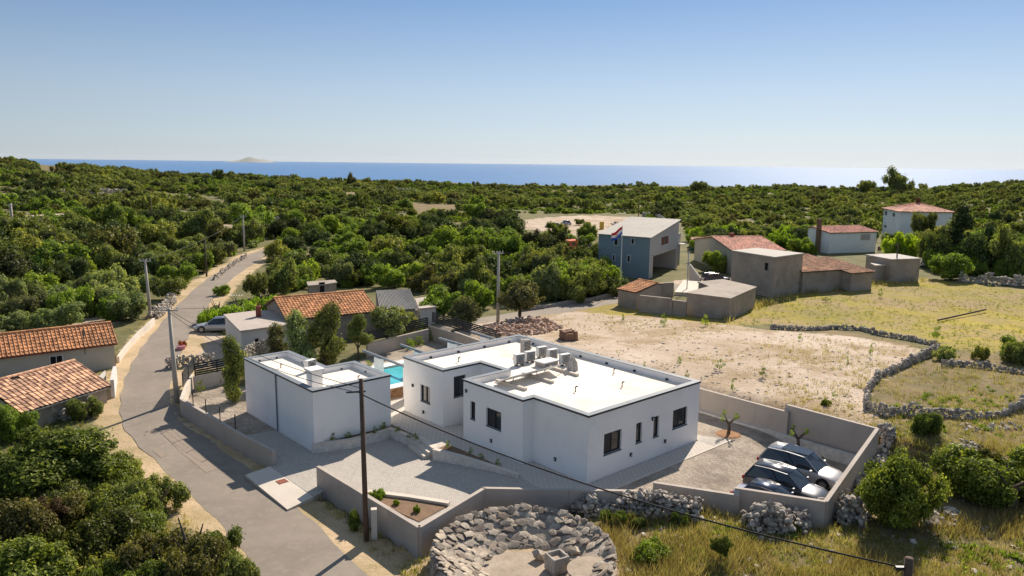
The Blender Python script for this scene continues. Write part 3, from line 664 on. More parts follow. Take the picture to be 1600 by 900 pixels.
# ================================================================== MAIN HOUSE
HH = 3.9
HOUSE = [(0, 0), (10.37, 0), (10.37, 17.0), (-.6, 17.0), (-.6, 12.4), (2.6, 12.4), (2.6, 9.9), (-.85, 9.9), (-.85, 4.35), (0, 4.35)]
def facade(px_tl, px_br, a, b_):           # window rectangle on the wall from plot point a to b_
    pa, pb = L2W(*a), L2W(*b_); d = (pb - pa).normalized(); nrm = Vector((d.y, -d.x, 0))
    t_, r_ = onplane(*px_tl, pa, nrm), onplane(*px_br, pa, nrm)
    s0, s1 = sorted(((t_ - pa).dot(d), (r_ - pa).dot(d))); z0, z1 = sorted((t_.z, r_.z)); return pa, d, nrm, s0, s1, z0, z1
house = thing('main_house', 'large white flat-roofed villa with dark windows in the middle of the walled plot', 'house', L2W(5, 8.5, 0))
outer = l2(HOUSE); inner = l2(offset_poly(HOUSE, .30))
mb = MB(); ring_prism(mb, outer, inner, -.9, HH); hw = mb.build('wall', M['white'], house)
wins = []
for tl, br, a, b_, kind in [((944, 679), (970.5, 702), (0, 0), (10.37, 0), 'wide'), ((994.3, 662), (1002.5, 690), (0, 0), (10.37, 0), 'thin'), ((1021.7, 651.7), (1029, 681), (0, 0), (10.37, 0), 'thin'), ((1052, 641.7), (1073, 663), (0, 0), (10.37, 0), 'wide'),
                            ((735, 626), (742.4, 657), (-.85, 9.9), (-.85, 4.35), 'thin'), ((759.8, 636), (782.9, 674), (-.85, 9.9), (-.85, 4.35), 'wide'),
                            ((657, 600), (672, 632), (-.6, 17.0), (-.6, 12.4), 'deep'), ((709, 589), (728, 617), (-.6, 12.4), (2.6, 12.4), 'wide')]:
    w = facade(tl, br, a, b_); wins.append((w, kind))
cb = MB()
for (pa, d, nrm, s0, s1, z0, z1), kind in wins:
    dp = .2; c = pa + d * (s0 + s1) / 2; ang = math.atan2(d.y, d.x)
    cb.box((c.x - nrm.x * (dp / 2 - .05), c.y - nrm.y * (dp / 2 - .05), (z0 + z1) / 2), (s1 - s0, dp + .1, z1 - z0), ang)
cut(hw, cb)
def window_in(root, w, kind, depth=.14, fm='dark'):
    pa, d, nrm, s0, s1, z0, z1 = w; ang = math.atan2(d.y, d.x); ft = .055 if s1 - s0 > .6 else .045
    def bx(mb, s, z, ws, hz_, off, th): c = pa + d * s - nrm * off; mb.box((c.x, c.y, z), (ws, th, hz_), ang)
    mb = MB(); cs, cz = (s0 + s1) / 2, (z0 + z1) / 2
    bx(mb, cs, z1 - ft / 2, s1 - s0, ft, depth, .06); bx(mb, cs, z0 + ft / 2, s1 - s0, ft, depth, .06)
    bx(mb, s0 + ft / 2, cz, ft, z1 - z0 - 2 * ft, depth, .06); bx(mb, s1 - ft / 2, cz, ft, z1 - z0 - 2 * ft, depth, .06)
    if kind in ('wide', 'deep'): bx(mb, cs, cz, ft * 1.3, z1 - z0 - 2 * ft, depth - .004, .06)
    f = mb.build('window', M[fm], root)
    halves = [(s0 + ft, cs - ft * .65), (cs + ft * .65, s1 - ft)] if kind in ('wide', 'deep') else [(s0 + ft, s1 - ft)]
    for i, (a, b_) in enumerate(halves):
        mb = MB(); bx(mb, (a + b_) / 2, cz, b_ - a, z1 - z0 - 2 * ft, depth + .02, .012)
        mb.build('pane', M['glass'], f)
        if kind == 'wide' and i == 0: mb = MB(); bx(mb, (a + b_) / 2, cz, b_ - a, z1 - z0 - 2 * ft, depth + .0, .02); mb.build('shutter', M['dark'], f)
        if kind == 'deep': mb = MB(); bx(mb, (a + b_) / 2, cz, (b_ - a) * .55, z1 - z0 - 2 * ft, depth + .010, .006); mb.build('curtain', M['curtain'], f)
    mb = MB(); bx(mb, cs, z0 - .02, s1 - s0 + .06, .04, -.012 + .03, .10); mb.build('sill', M['coping'], f)
    return f
for w, kind in wins: window_in(house, w, kind)
mb = MB(); mb.prism(l2(offset_poly(HOUSE, .298)), HH - .75, HH - .38); mb.build('roof', M['deck'], house)
def coping_run(root, loop, z, inset, over=.05):
    o_, i_ = offset_poly(loop, -over), offset_poly(loop, inset); n_ = len(loop)
    for i in range(n_):                         # one length of capping per wall side, split by joints
        a, b_, c, d = Vector(o_[i]), Vector(o_[(i + 1) % n_]), Vector(i_[(i + 1) % n_]), Vector(i_[i]); L = (b_ - a).length; k = max(1, round(L / 3.0))
        for j in range(k):
            g = .006 / L; s0, s1 = j / k + (g if j else 0), (j + 1) / k - (g if j < k - 1 else 0)
            q = [a.lerp(b_, s0), a.lerp(b_, s1), d.lerp(c, s1), d.lerp(c, s0)]
            mb = MB(); mb.prism(l2([tuple(p) for p in q]), z, z + .035 + .002 * (j % 2)); mb.build('coping', M['coping'], root)
            q2 = [a.lerp(b_, s0), a.lerp(b_, s1)]; e_ = (b_ - a).normalized(); n2 = (d.lerp(c, .5) - a.lerp(b_, .5)); n2 = (n2 - e_ * n2.dot(e_)).normalized() * .018
            mb = MB(); mb.prism(l2([tuple(q2[0]), tuple(q2[1]), tuple(q2[1] + n2), tuple(q2[0] + n2)]), z - .085, z - .001); mb.build('drip_edge', M['dark'], root)
coping_run(house, HOUSE, HH + .002, .34)
# parapet inner upstand drains, wall lights and vents
for u, v in [(1.5, 16.68), (4, 16.68), (6.5, 16.68), (9, 16.68), (10.05, 15), (10.05, 12.5), (10.05, 10), (10.05, 7.5), (10.05, 5), (10.05, 2.3), (-.52, 8.6), (-.5, 6.4)]:
    mb = MB(); c = L2W(u, v, HH - .30); mb.box(c, (.16, .16, .12), TH); mb.build('overflow', M['dark'], house)
for px, a, b_ in [((868, 717), (0, 4.35), (0, 0)), ((768, 688.5), (-.85, 9.9), (-.85, 4.35)), ((662, 643.5), (-.6, 17), (-.6, 12.4)), ((985, 710), (0, 0), (10.37, 0)), ((1038.5, 689), (0, 0), (10.37, 0)), ((729, 610.5), (-.85, 9.9), (-.85, 4.35)), ((645.5, 602), (-.6, 17), (-.6, 12.4)), ((1019, 654), (0, 0), (10.37, 0))]:
    pa, pb = L2W(*a), L2W(*b_); d = (pb - pa).normalized(); nrm = Vector((d.y, -d.x, 0)); c = onplane(*px, pa, nrm) + nrm * .05
    f = MB().box(c, (.12, .12, .2), math.atan2(d.y, d.x)).build('wall_light', M['dark'], house)
    MB().box(c + nrm * .062, (.07, .02, .1), math.atan2(d.y, d.x)).build('lens', M['plastic'], f)
# roof vents
for u, v in [(2.4, 14.6), (8.2, 13.4), (3.6, 4.4), (6.6, 3.2), (8.6, 5.6)]:
    c = L2W(u, v, HH - .38); mb = MB(); mb.tube([c, c + Vector((0, 0, .28)), c + Vector((.06, -.02, .36)), c + Vector((.14, -.04, .34))], .045, 8)
    mb.build('vent_pipe', M['dark'], house)

# annex
AN = [(-8.6, 15.0), (-3.0, 15.0), (-3.0, 19.6), (-5.2, 19.6), (-5.2, 25.3), (-8.6, 25.3)]; AH = 3.45
ann = thing('annex', 'smaller white flat-roofed annex with a square chimney left of the villa', 'building', L2W(-6, 18, 0))
mb = MB(); ring_prism(mb, l2(AN), l2(offset_poly(AN, .30)), -1.1, AH); mb.build('wall', M['white'], ann)
mb = MB(); mb.prism(l2(offset_poly(AN, .298)), AH - .7, AH - .34); mb.build('roof', M['deck'], ann)
coping_run(ann, AN, AH + .002, .34)
c = L2W(-8.62, 19.9, 1.4); MB().tube([L2W(-8.66, 20.1, AH), L2W(-8.66, 20.1, -.5)], .05, 8).build('downpipe', M['coping'], ann)
for u, v in [(-6.3, 25.05), (-7.6, 25.05), (-5.45, 22.6), (-5.45, 20.8), (-4.2, 19.35), (-3.27, 17.6), (-3.27, 16)]:
    MB().box(L2W(u, v, AH - .27), (.14, .14, .11), TH).build('overflow', M['dark'], ann)
for u, v in [(-6.8, 18.5), (-4.6, 16.4), (-7.2, 22.4)]:
    c = L2W(u, v, AH - .34); MB().tube([c, c + Vector((0, 0, .25)), c + Vector((.1, -.02, .3))], .045, 8).build('vent_pipe', M['dark'], ann)
ch = P(490, 600, AH - .05)
cu, cv_ = W2L(ch.x, ch.y); c = L2W(cu + .15, cv_ + .15, 0)
k = MB().box((c.x, c.y, AH + .22), (.75, .75, 1.2), TH).build('chimney', M['white'], ann)
MB().box((c.x, c.y, AH + .89), (.98, .98, .1), TH).build('chimney_cap', M['white'], k)
MB().box((c.x, c.y, AH + .83), (.6, .6, .02), TH).build('flue', M['void'], k)
def ac_unit(label, c, rz, w=.85, h=.75, d=.36, group=None, dark=False):
    r_ = thing('air_conditioner', label, 'air conditioner', c, rz, group)
    MB().box((0, 0, h / 2 + .12), (w, d, h)).build('casing', M['plastic'] if not dark else M['concrete_old'], r_, local=True, bevel=.02)
    mb = MB()
    for s in (-1, 1): mb.box((s * w * .3, 0, .06), (.06, d * 1.1, .12))
    mb.build('feet', M['dark'], r_, local=True)
    g = MB()
    for i in range(9): g.box((-.0, -d / 2 - .008, .18 + h * .1 * i), (w * .84, .012, h * .07))
    g.build('grille', M['grille'], r_, local=True)
    g = MB(); n_ = 16; cc = [(w * .32 * math.cos(2 * PI * i / n_), -d / 2 - .018, h / 2 + .12 + h * .38 * math.sin(2 * PI * i / n_)) for i in range(n_)]
    g.tube(cc + [cc[0]], .012, 4).build('fan_ring', M['plastic'], r_, local=True)
    return r_
def onroof(px, py, z): return P(px, py, z)
DZ = HH - .38
ac_unit('beige air conditioner on the annex roof behind the white chimney', tuple(P(485, 580, AH - .34)), TH + .3, .8, .7)
rz_ac = TH - .15
for (px, py), lb, g in [((811, 571), 'leftmost air conditioner in the row of boxes on the villa roof', 0), ((827.5, 566.5), 'second air conditioner from the left in the row on the villa roof', 0), ((846, 559), 'middle air conditioner of the row on the villa roof', 0), ((862.5, 563), 'fourth air conditioner from the left in the row on the villa roof', 0), ((882, 571), 'rightmost air conditioner of the row beside the wrapped bundle on the villa roof', 0)]:
    ac_unit(lb, tuple(P(px, py, DZ)), rz_ac, .78, .72, .34)
c = P(821, 554, DZ); r_ = thing('roof_tank', 'narrow upright grey heat pump unit standing alone behind the row of roof units', 'heat pump', c, rz_ac)
MB().box((0, 0, .62), (.62, .5, 1.05)).build('casing', M['tarp'], r_, local=True, bevel=.03); MB().box((0, 0, .05), (.7, .55, .1)).build('plinth', M['dark'], r_, local=True)
MB().tube([(-.15, 0, 1.14), (-.15, 0, 1.32), (.12, 0, 1.32), (.12, 0, 1.14)], .03, 6).build('pipe', M['metal'], r_, local=True)
for i in range(8): MB().box((0, -.256, .22 + i * .11), (.54, .012, .06)).build('louvre', M['grille'], r_, local=True)
# flat hatch box
c = P(854, 571.5, DZ); r_ = thing('roof_hatch', 'low white square hatch box among the units on the villa roof', 'roof hatch', c, TH)
MB().box((0, 0, .16), (1.35, .9, .32)).build('frame', M['concrete'], r_, local=True); MB().box((0, 0, .37), (1.5, 1.05, .08)).build('lid', M['plastic'], r_, local=True)
# wrapped bundle
rng = random.Random(5)
c = P(894, 579, DZ); r_ = thing('wrapped_bundle', 'crumpled grey covered bundle at the right end of the roof units', 'bundle', c, TH)
for k in range(7):
    a = k * .9; MB().tube([(.28 * math.cos(a), .22 * math.sin(a), 0), (.2 * math.cos(a + .3), .18 * math.sin(a), .55), (.12 * math.cos(a), .12 * math.sin(a + .4), .95 + .1 * math.sin(k * 2))], [.17, .15, .05], 6).build('fold', M['tarp'], r_, local=True)
# solar collectors: tilted thin panels on struts over concrete ballast beams
sol = thing('solar_panel_rack', 'row of tilted solar panels on struts and concrete ballast beams on the villa roof', 'solar panels', L2W(3.2, 7.5, DZ))
s0, s1 = P(793, 590, DZ + .75), P(880, 567.5, DZ + .75)
dd = (s1 - s0); L_ = dd.length; dd.normalize(); pr = Vector((-dd.y, dd.x, 0)); ang = math.atan2(dd.y, dd.x)
m, t, b, pos = base_mat('solar_cell_glass', .08, .8); b.inputs['Base Color'].default_value = (.01, .014, .03, 1); M['solar'] = m
for k in range(3):
    a_ = s0 + dd * (L_ * (k / 3) + .02); b2 = s0 + dd * (L_ * ((k + 1) / 3) - .02); q = [a_, b2, b2 + pr * 1.25 - Vector((0, 0, .62)), a_ + pr * 1.25 - Vector((0, 0, .62))]
    f = MB().slab(q, .045).build('panel', M['plastic'], sol); recalc(f)
    off = Vector((0, 0, .006)); ins = lambda i, j: q[i].lerp(q[j], .04)
    qq = [q[0].lerp(q[2], .03), q[1].lerp(q[3], .03), q[2].lerp(q[0], .03), q[3].lerp(q[1], .03)]
    recalc(MB().slab([p + off for p in qq], .01).build('cells', M['solar'], f))
for fpx in [((776, 594), (822, 608)), ((817, 583), (864, 597)), ((857, 572.5), (903, 586))]:
    a_, b2 = P(*fpx[0], DZ + .1), P(*fpx[1], DZ + .1); c = (a_ + b2) / 2; L2_ = (b2 - a_).length; an = math.atan2(b2.y - a_.y, b2.x - a_.x)
    MB().box((c.x, c.y, DZ + .09), (L2_, .22, .17), an).build('ballast_beam', M['conc_pale'], sol)
    top = min([s0 + dd * (L_ * k_) for k_ in (.12, .5, .9)], key=lambda p: (p.to_2d() - c.to_2d()).length)
    MB().tube([(c.x, c.y, DZ + .15), top - Vector((0, 0, .05))], .03, 6).build('strut', M['metal'], sol)
    MB().tube([(a_.x, a_.y, DZ + .15), top + pr * 1.2 - Vector((0, 0, .66))], .03, 6).build('strut', M['metal'], sol)

# pool and pergola beams
PZ = .75
pp = [P(605, 589, PZ), P(650, 577, PZ)]
pu, pv = W2L(*P(612, 606, PZ)[:2])
pool = thing('swimming_pool', 'turquoise swimming pool with white edge seen between annex and villa', 'swimming pool', L2W(pu + 2, pv + 2, 0))
pl = [(pu - 2.5, pv - .2), (pu + 7, pv - .2), (pu + 7, pv + 6.0), (pu - 2.5, pv + 6.0)]
mb = MB(); ring_prism(mb, l2(pl), l2(offset_poly(pl, .75)), -.5, PZ); recalc(mb.build('surround', M['conc_pale'], pool))
mb = MB(); ring_prism(mb, l2(offset_poly(pl, -.03)), l2(offset_poly(pl, .8)), PZ + .001, PZ + .05); recalc(mb.build('edge', M['white'], pool))
m, t, b, pos = base_mat('pool_water', .08, .5); n_ = noise(t, 3.5, 3, .6, pos, 1.2)
t.links.new(mixc(t, ramp(t, n_, [(.4, 0.0), (.6, 1.0)]), (.07, .42, .48), (.10, .50, .55)), b.inputs['Base Color']); bump(t, b, n_, .15, .02)
MB().prism(l2(offset_poly(pl, .74)), -.4, PZ - .12).build('water', m, pool)
rng = random.Random(8)
for i in range(22):
    for j in range(4):
        u0 = pu - 2.5 + .43 * i + (.2 if j % 2 else 0); c = L2W(u0 + .2, pv - .25, -.02 + .19 * j + .09)
        o = MB().box(c, (.40 + rng.uniform(-.03, .02), .10 + rng.uniform(0, .04), .17), TH).build('facing_stone', M['brown_stone'], pool)
# steel beams on white pillars
def pergola(label, a_px, b_px, pil, z=2.55):
    a_, b2 = P(*a_px, z), P(*b_px, z); r_ = thing('pergola_frame', label, 'pergola', (a_.x, a_.y, 0)); an = math.atan2(b2.y - a_.y, b2.x - a_.x); c = (a_ + b2) / 2
    MB().box((c.x, c.y, z - .08), ((b2 - a_).length, .14, .16), an).build('beam', M['coping'], r_)
    for f_ in pil:
        q = a_.lerp(b2, f_); MB().box((q.x, q.y, (z - .16 - .3) / 2 - .02), (.95, .3, z - .16 + .3), an).build('pillar', M['white'], r_)
pergola('grey steel beam on a white pillar nearest the annex above the pool', (567, 546), (640, 574), (.36, .97))
pergola('grey steel beam on a white pillar, second one behind the pool', (626, 537), (672, 553), (.62,))
pergola('grey steel beam on a white pillar near the villa back roof edge', (686, 527), (728, 539), (.5,))
pergola('farthest grey steel beam on a white pillar below the rubble heap', (736, 517), (775, 529), (.55,))
#@@PART3
# ================================================================== STONES AND TILES
def rock_mesh(name, seed, flat=1.0, m=None):
    rg = random.Random(seed); bm = bmesh.new(); n = 11
    for i in range(n):
        z = 1 - 2 * (i + .5) / n; r_ = math.sqrt(1 - z * z); a = i * 2.399 + rg.uniform(-.4, .4); k = rg.uniform(.72, 1.1)
        bm.verts.new((r_ * math.cos(a) * k * .5, r_ * math.sin(a) * k * .5, z * k * .5 * flat))
    bmesh.ops.convex_hull(bm, input=bm.verts[:]); 
    bmesh.ops.delete(bm, geom=[v for v in bm.verts if not v.link_faces], context='VERTS')
    bmesh.ops.recalc_face_normals(bm, faces=bm.faces); bmesh.ops.triangulate(bm, faces=bm.faces[:])
    me = bpy.data.meshes.new(name); bm.to_mesh(me); bm.free(); me.materials.append(m or M['rock'])
    a = me.attributes.new('tint', 'FLOAT', 'POINT'); a.data.foreach_set('value', [(seed * .37) % 1 * .9 + .05] * len(me.vertices)); return me
ROCKS = [rock_mesh('stone', 100 + i, .8) for i in range(8)]
RROCKS = [rock_mesh('rubble_stone', 200 + i, .8, M['rock_pink']) for i in range(6)]
SLABS = [rock_mesh('slab_stone', 300 + i, .36, M['ring_stone']) for i in range(8)]
BLOCKS = [rock_mesh('block_stone', 320 + i, .95, M['ring_stone']) for i in range(6)]
def mesh_np(me):
    v = np.empty(len(me.vertices) * 3, np.float32); me.vertices.foreach_get('co', v); f = np.empty(len(me.polygons) * 3, np.int32); me.polygons.foreach_get('vertices', f)
    return v.reshape(-1, 3), f.reshape(-1, 3)
def rot3(rx, ry, rz):
    return (Matrix.Rotation(rz, 3, 'Z') @ Matrix.Rotation(ry, 3, 'Y') @ Matrix.Rotation(rx, 3, 'X'))
def place_stones(root, items, meshes, parts, pname='stone', stuffname='small_stones', base_t=(.15, .95)):
    """items: (pos, (rx,ry,rz), (sx,sy,sz)); the PARTS nearest the camera become parts, the rest one mesh."""
    off = root.location if root is not None else Vector((0, 0, 0)); rg = random.Random(3)
    items = sorted(items, key=lambda it: it[0].length)
    for p, r_, s_ in items[:parts]:
        o = new_obj(pname, rg.choice(meshes), root); o.location = p - off; o.rotation_euler = r_; o.scale = s_
    rest = items[parts:]
    if not rest: return None
    V, Fc, T, k = [], [], [], 0; src = [mesh_np(m_) for m_ in meshes]
    for p, r_, s_ in rest:
        v, f = rg.choice(src); mt = np.array(rot3(*r_)); w = (v * np.array(s_)) @ mt.T + np.array(p - off); V.append(w); Fc.append(f + k); k += len(v); T += [rg.uniform(*base_t)] * len(v)
    me = np_mesh(stuffname, np.concatenate(V), np.concatenate(Fc), meshes[0].materials[0], T, 3)
    o = new_obj(stuffname, me, root); o['kind'] = 'stuff'; return o
def px_line(px, step): 
    pts = [G(*p) for p in px]; out = []
    for a, b_ in zip(pts[:-1], pts[1:]):
        L = (b_ - a).length; n = max(1, int(L / step))
        out += [(a.lerp(b_, i / n), (b_ - a).normalized()) for i in range(n)]
    return out
def dry_wall(label, px, h, w, size, parts, seed=1, ragged=.35, step=None, meshes=None, cat='stone wall'):
    rg = random.Random(seed); meshes = meshes or ROCKS; base = G(*px[0]); r_ = thing('dry_stone_wall', label, cat, base); items = []
    for p, d in px_line(px, step or size * .62):
        sd = Vector((-d.y, d.x, 0)); hh = h * (1 - ragged + ragged * 1.6 * float(_vn(p.x, p.y, 1.1, seed))); z = -.05
        gz = float(hz(p.x, p.y))
        while z < hh:
            k = max(1, int(w / size)); ww = w * (1 - .45 * z / max(hh, .01))
            for j in range(k):
                o = (j / max(k - 1, 1) - .5) * ww if k > 1 else 0; s_ = size * rg.uniform(.7, 1.35)
                q = Vector((p.x, p.y, gz + z + s_ * .3)) + sd * (o + rg.uniform(-.08, .08)) + d * rg.uniform(-.12, .12)
                items.append((q, (rg.uniform(-.5, .5), rg.uniform(-.5, .5), rg.uniform(0, 6.3)), (s_ * rg.uniform(.9, 1.5), s_, s_ * rg.uniform(.7, 1.5))))
            z += size * .62
    place_stones(r_, items, meshes, parts); return r_
def pile(label, px, size, n, parts, hmax=.8, seed=1, meshes=None, cat='rubble heap', name='rubble_heap'):
    rg = random.Random(seed); poly = [tuple(G(*p)[:2]) for p in px]; cx_ = sum(p[0] for p in poly) / len(poly); cy_ = sum(p[1] for p in poly) / len(poly)
    xs = [p[0] for p in poly]; ys = [p[1] for p in poly]; r_ = thing(name, label, cat, (cx_, cy_, float(hz(cx_, cy_)))); items = []
    inn = 0
    while len(items) < n:
        x, y = rg.uniform(min(xs), max(xs)), rg.uniform(min(ys), max(ys))
        if not bool(in_poly(x, y, poly)): continue
        e = min(math.hypot(x - (a[0] + (b_[0] - a[0]) * t_), y - (a[1] + (b_[1] - a[1]) * t_)) for a, b_ in zip(poly, poly[1:] + poly[:1]) for t_ in (0, .25, .5, .75))
        s_ = size * rg.uniform(.6, 1.4); z = rg.random() * min(hmax, e * .55) * (.6 + .6 * float(_vn(x, y, 2, seed)))
        items.append((Vector((x, y, float(hz(x, y)) + z + s_ * .2)), (rg.uniform(-.7, .7), rg.uniform(-.7, .7), rg.uniform(0, 6.3)), (s_ * rg.uniform(.9, 1.5), s_, s_ * .8)))
    place_stones(r_, items, meshes or RROCKS, parts, 'rubble_stone'); return r_

def tile_roof(root, e0, e1, r1, r0, w, l, m, parts=0, name='tile', seed=1, hole=None, messy=.01):
    """eave e0->e1, ridge r0->r1 (same order). Real tiles laid row over row."""
    rg = random.Random(seed); e0, e1, r0, r1 = map(Vector, (e0, e1, r0, r1))
    nu = max(1, round(((e1 - e0).length + (r1 - r0).length) / 2 / w)); nv = max(1, round(((r0 - e0).length + (r1 - e1).length) / 2 / l))
    recalc(MB().slab([e0 - Vector((0, 0, .06)), e1 - Vector((0, 0, .06)), r1 - Vector((0, 0, .06)), r0 - Vector((0, 0, .06))], .08).build('underlay', M['void'] if hole else M['bark'], root))
    prof = [(0, .0), (.22, .012), (.5, .0), (.68, .012), (.78, .055), (.90, .055), (1.0, .008)]
    tiles = []
    for j in range(nv):
        for i in range(nu):
            u = (i + .5) / nu; v = (j + .5) / nv
            if hole and hole(u, v): continue
            tiles.append((i, j, rg.uniform(-1, 1) * messy, rg.random()))
    def tverts(i, j, mess, org=None):
        vs = []; n3 = (e1 - e0).cross(r0 - e0).normalized()
        if n3.z < 0: n3 = -n3
        for (vv, lift) in ((j / nv - .10 / nv, .045), ((j + 1) / nv, .0)):
            vv = max(vv, -.02 if j == 0 else 0) if j == 0 else vv
            for a, hgt in prof:
                u = (i + a) / nu; p = (e0.lerp(e1, u)).lerp(r0.lerp(r1, u), vv); vs.append(p + n3 * (hgt + lift + mess))
        k = len(prof); lo = [vs[q] - n3 * .035 for q in range(k)]; return vs + lo
    k = len(prof); fs = [(a, a + 1, a + k + 1, a + k) for a in range(k - 1)] + [(2 * k + a, 2 * k + a + 1, a + 1, a) for a in range(k - 1)]
    near = sorted(tiles, key=lambda t_: (e0.lerp(e1, t_[0] / nu).lerp(r0.lerp(r1, t_[0] / nu), t_[1] / nv)).length)
    off = Vector((0, 0, 0)); p_ = root
    while p_ is not None: off += p_.location; p_ = p_.parent
    tints = [rg.uniform(.15, 1) for _ in range(6)]; cache = {}
    for n_, (i, j, ms, tn) in enumerate(near[:parts]):     # all tiles share six meshes, moved along the roof plane
        q = rg.randrange(6)
        if q not in cache:
            vs = tverts(0, 0, 0); c = e0; me = bpy.data.meshes.new(name); me.from_pydata([tuple(v - c) for v in vs], [], fs); me.materials.append(m)
            a = me.attributes.new('tint', 'FLOAT', 'POINT'); a.data.foreach_set('value', [tints[q]] * len(vs)); me.update(); cache[q] = me
        o = new_obj(name, cache[q], root); o.location = e0 + (e1 - e0) * (i / nu) + ((r0.lerp(r1, i / nu)) - e0.lerp(e1, i / nu)) * (j / nv) + Vector((0, 0, ms)) - off
        o.rotation_euler = (rg.uniform(-1, 1) * messy * .8, rg.uniform(-1, 1) * messy * .8, rg.uniform(-1, 1) * messy)
    rest = near[parts:]
    if rest:
        V, Fq, T = [], [], []
        for (i, j, ms, tn) in rest:
            b0 = len(V); V += [tuple(v - off) for v in tverts(i, j, ms)]; Fq += [tuple(a + b0 for a in f) for f in fs]; T += [.15 + .8 * tn * (0.6 + .4 * float(_vn(i, j, 5, seed)))] * (3 * k)
        o = new_obj('roof_tiles', np_mesh('roof_tiles', V, Fq, m, T), root); o['kind'] = 'stuff'
def ridge_caps(root, r0, r1, m, w=.42):
    r0, r1 = Vector(r0), Vector(r1); n = max(1, round((r1 - r0).length / w)); mb = MB(); rg = random.Random(2)
    for i in range(n):
        a, b_ = r0.lerp(r1, i / n), r0.lerp(r1, (i + .96) / n); mb.tv = rg.uniform(.2, .9); mb.tube([a + Vector((0, 0, .02)), b_ + Vector((0, 0, .035))], [.13, .11], 8)
    mb.build('ridge_cap', m, root)

# ================================================================== THE OTHER BUILDINGS
def flat_block(name, label, px, zt, wm, rm, cat='building', over=.12, rt=.16, zb=-1.5, pxb=None):
    pts = [P(x, y, zt) for x, y in px]; r_ = thing(name, label, cat, (sum(p.x for p in pts) / len(pts), sum(p.y for p in pts) / len(pts), 0))
    poly = [tuple(p[:2]) for p in pts]; w_ = offset_poly(poly, over)
    MB().prism(w_, zb, zt - rt).build('wall', wm, r_); MB().prism(poly, zt - rt + .001, zt).build('roof', rm, r_); return r_, [Vector((*p, 0)) for p in w_]
def para(a, b_, c):                              # fourth corner
    return a + c - b_
def win_on(root, a, b_, px_tl, px_br, fm, pm, proud=.04, shutters=None):
    a, b_ = Vector((a[0], a[1], 0)), Vector((b_[0], b_[1], 0)); d = (b_ - a).normalized(); nrm = Vector((d.y, -d.x, 0))
    if nrm.y > 0: nrm = -nrm
    t_, r_ = onplane(*px_tl, a, nrm), onplane(*px_br, a, nrm); c = (t_ + r_) / 2; ang = math.atan2(d.y, d.x); w = abs((t_ - r_).dot(d)); h = abs(t_.z - r_.z)
    mb = MB(); f_ = .09
    for sx in (-1, 1): mb.box(c + d * sx * (w / 2 - f_ / 2) + nrm * (proud / 2), (f_, proud + .06, h), ang)
    for sz in (-1, 1): mb.box(c + Vector((0, 0, sz * (h / 2 - f_ / 2))) + nrm * (proud / 2), (w - 2 * f_, proud + .056, f_), ang)
    if w > .9: mb.box(c + nrm * (proud / 2), (.05, proud + .05, h - 2 * f_), ang)
    f = mb.build('window', fm, root); MB().box(c + nrm * .004, (w - 2 * f_, .03, h - 2 * f_), ang).build('pane', pm, f)
    if shutters:
        for sx in (-1, 1): MB().box(c + d * sx * w * .25 + nrm * .05, (w * .26, .04, h * .78), ang).build('shutter', shutters, f)
    return f
# 1 cream house, left edge
def gable_house(name, label, e_px, ze, r_px, zr, back, zb, wm, tm, w, l, parts=0, cat='house', over=.25, hole=None, messy=.008, seed=1):
    """front eave e_px[0]->e_px[1] at height ze, ridge r_px at zr; the back slope mirrors the front"""
    e0, e1 = P(*e_px[0], ze), P(*e_px[1], ze); r0, r1 = P(*r_px[0], zr), P(*r_px[1], zr)
    d = (e1 - e0).normalized(); n = Vector((-d.y, d.x, 0)); run = max(.8, ((r0 + r1) / 2 - (e0 + e1) / 2).dot(n))
    r0 = e0 + n * run + Vector((0, 0, zr - ze)); r1 = e1 + n * run + Vector((0, 0, zr - ze)) 
    b0, b1 = r0 + n * run * back - Vector((0, 0, (zr - ze) * back)), r1 + n * run * back - Vector((0, 0, (zr - ze) * back))
    root = thing(name, label, cat, (e0 + e1) / 2 + n * run - Vector((0, 0, ze)))
    i0, i1 = e0 + d * over + n * over, e1 - d * over + n * over; k0, k1 = b0 + d * over - n * over, b1 - d * over - n * over; dz = (zr - ze) / run * over
    mb = MB(); q = [i0, i1, k1, k0]; rr0, rr1 = r0 + d * over, r1 - d * over
    vs = [(i0.x, i0.y, zb), (i1.x, i1.y, zb), (k1.x, k1.y, zb), (k0.x, k0.y, zb), (i0.x, i0.y, ze + dz - .12), (i1.x, i1.y, ze + dz - .12), (k1.x, k1.y, b1.z + dz - .12), (k0.x, k0.y, b0.z + dz - .12), (rr0.x, rr0.y, zr - .14), (rr1.x, rr1.y, zr - .14)]
    mb.add(vs, [(0, 1, 5, 4), (1, 2, 6, 9, 5), (2, 3, 7, 6), (3, 0, 4, 8, 7), (4, 5, 9, 8), (8, 9, 6, 7), (3, 2, 1, 0)]); recalc(mb.build('wall', wm, root))
    tile_roof(root, e0, e1, r1, r0, w, l, tm, parts, seed=seed, hole=hole, messy=messy)
    if back > .05: tile_roof(root, b1, b0, r0, r1, w * 1.3, l * 1.3, tm, 0, seed=seed + 1)
    ridge_caps(root, r0, r1, tm); return root, i0, i1, n, d, r0, r1
h1, a, b_, n, d, r0, r1 = gable_house('cream_house', 'long cream house with bright orange tiled roof at the left edge beside the road', [(-60, 566), (184, 536)], 1.95, [(-60, 529), (172, 504)], 3.35, 1, -1.5, M['cream'], M['tile_a'], .30, .36, 0)
win_on(h1, a, b_, (76, 556), (100, 572), M['old_white'], M['void'])
fa = P(130, 540, 2.0); MB().tube([P(130, 515, 3.1), P(131, 541, 2.0) - n * .1, P(134, 558, 1.0) - n * .05], .05, 6).build('cable_conduit', M['dark'], h1)
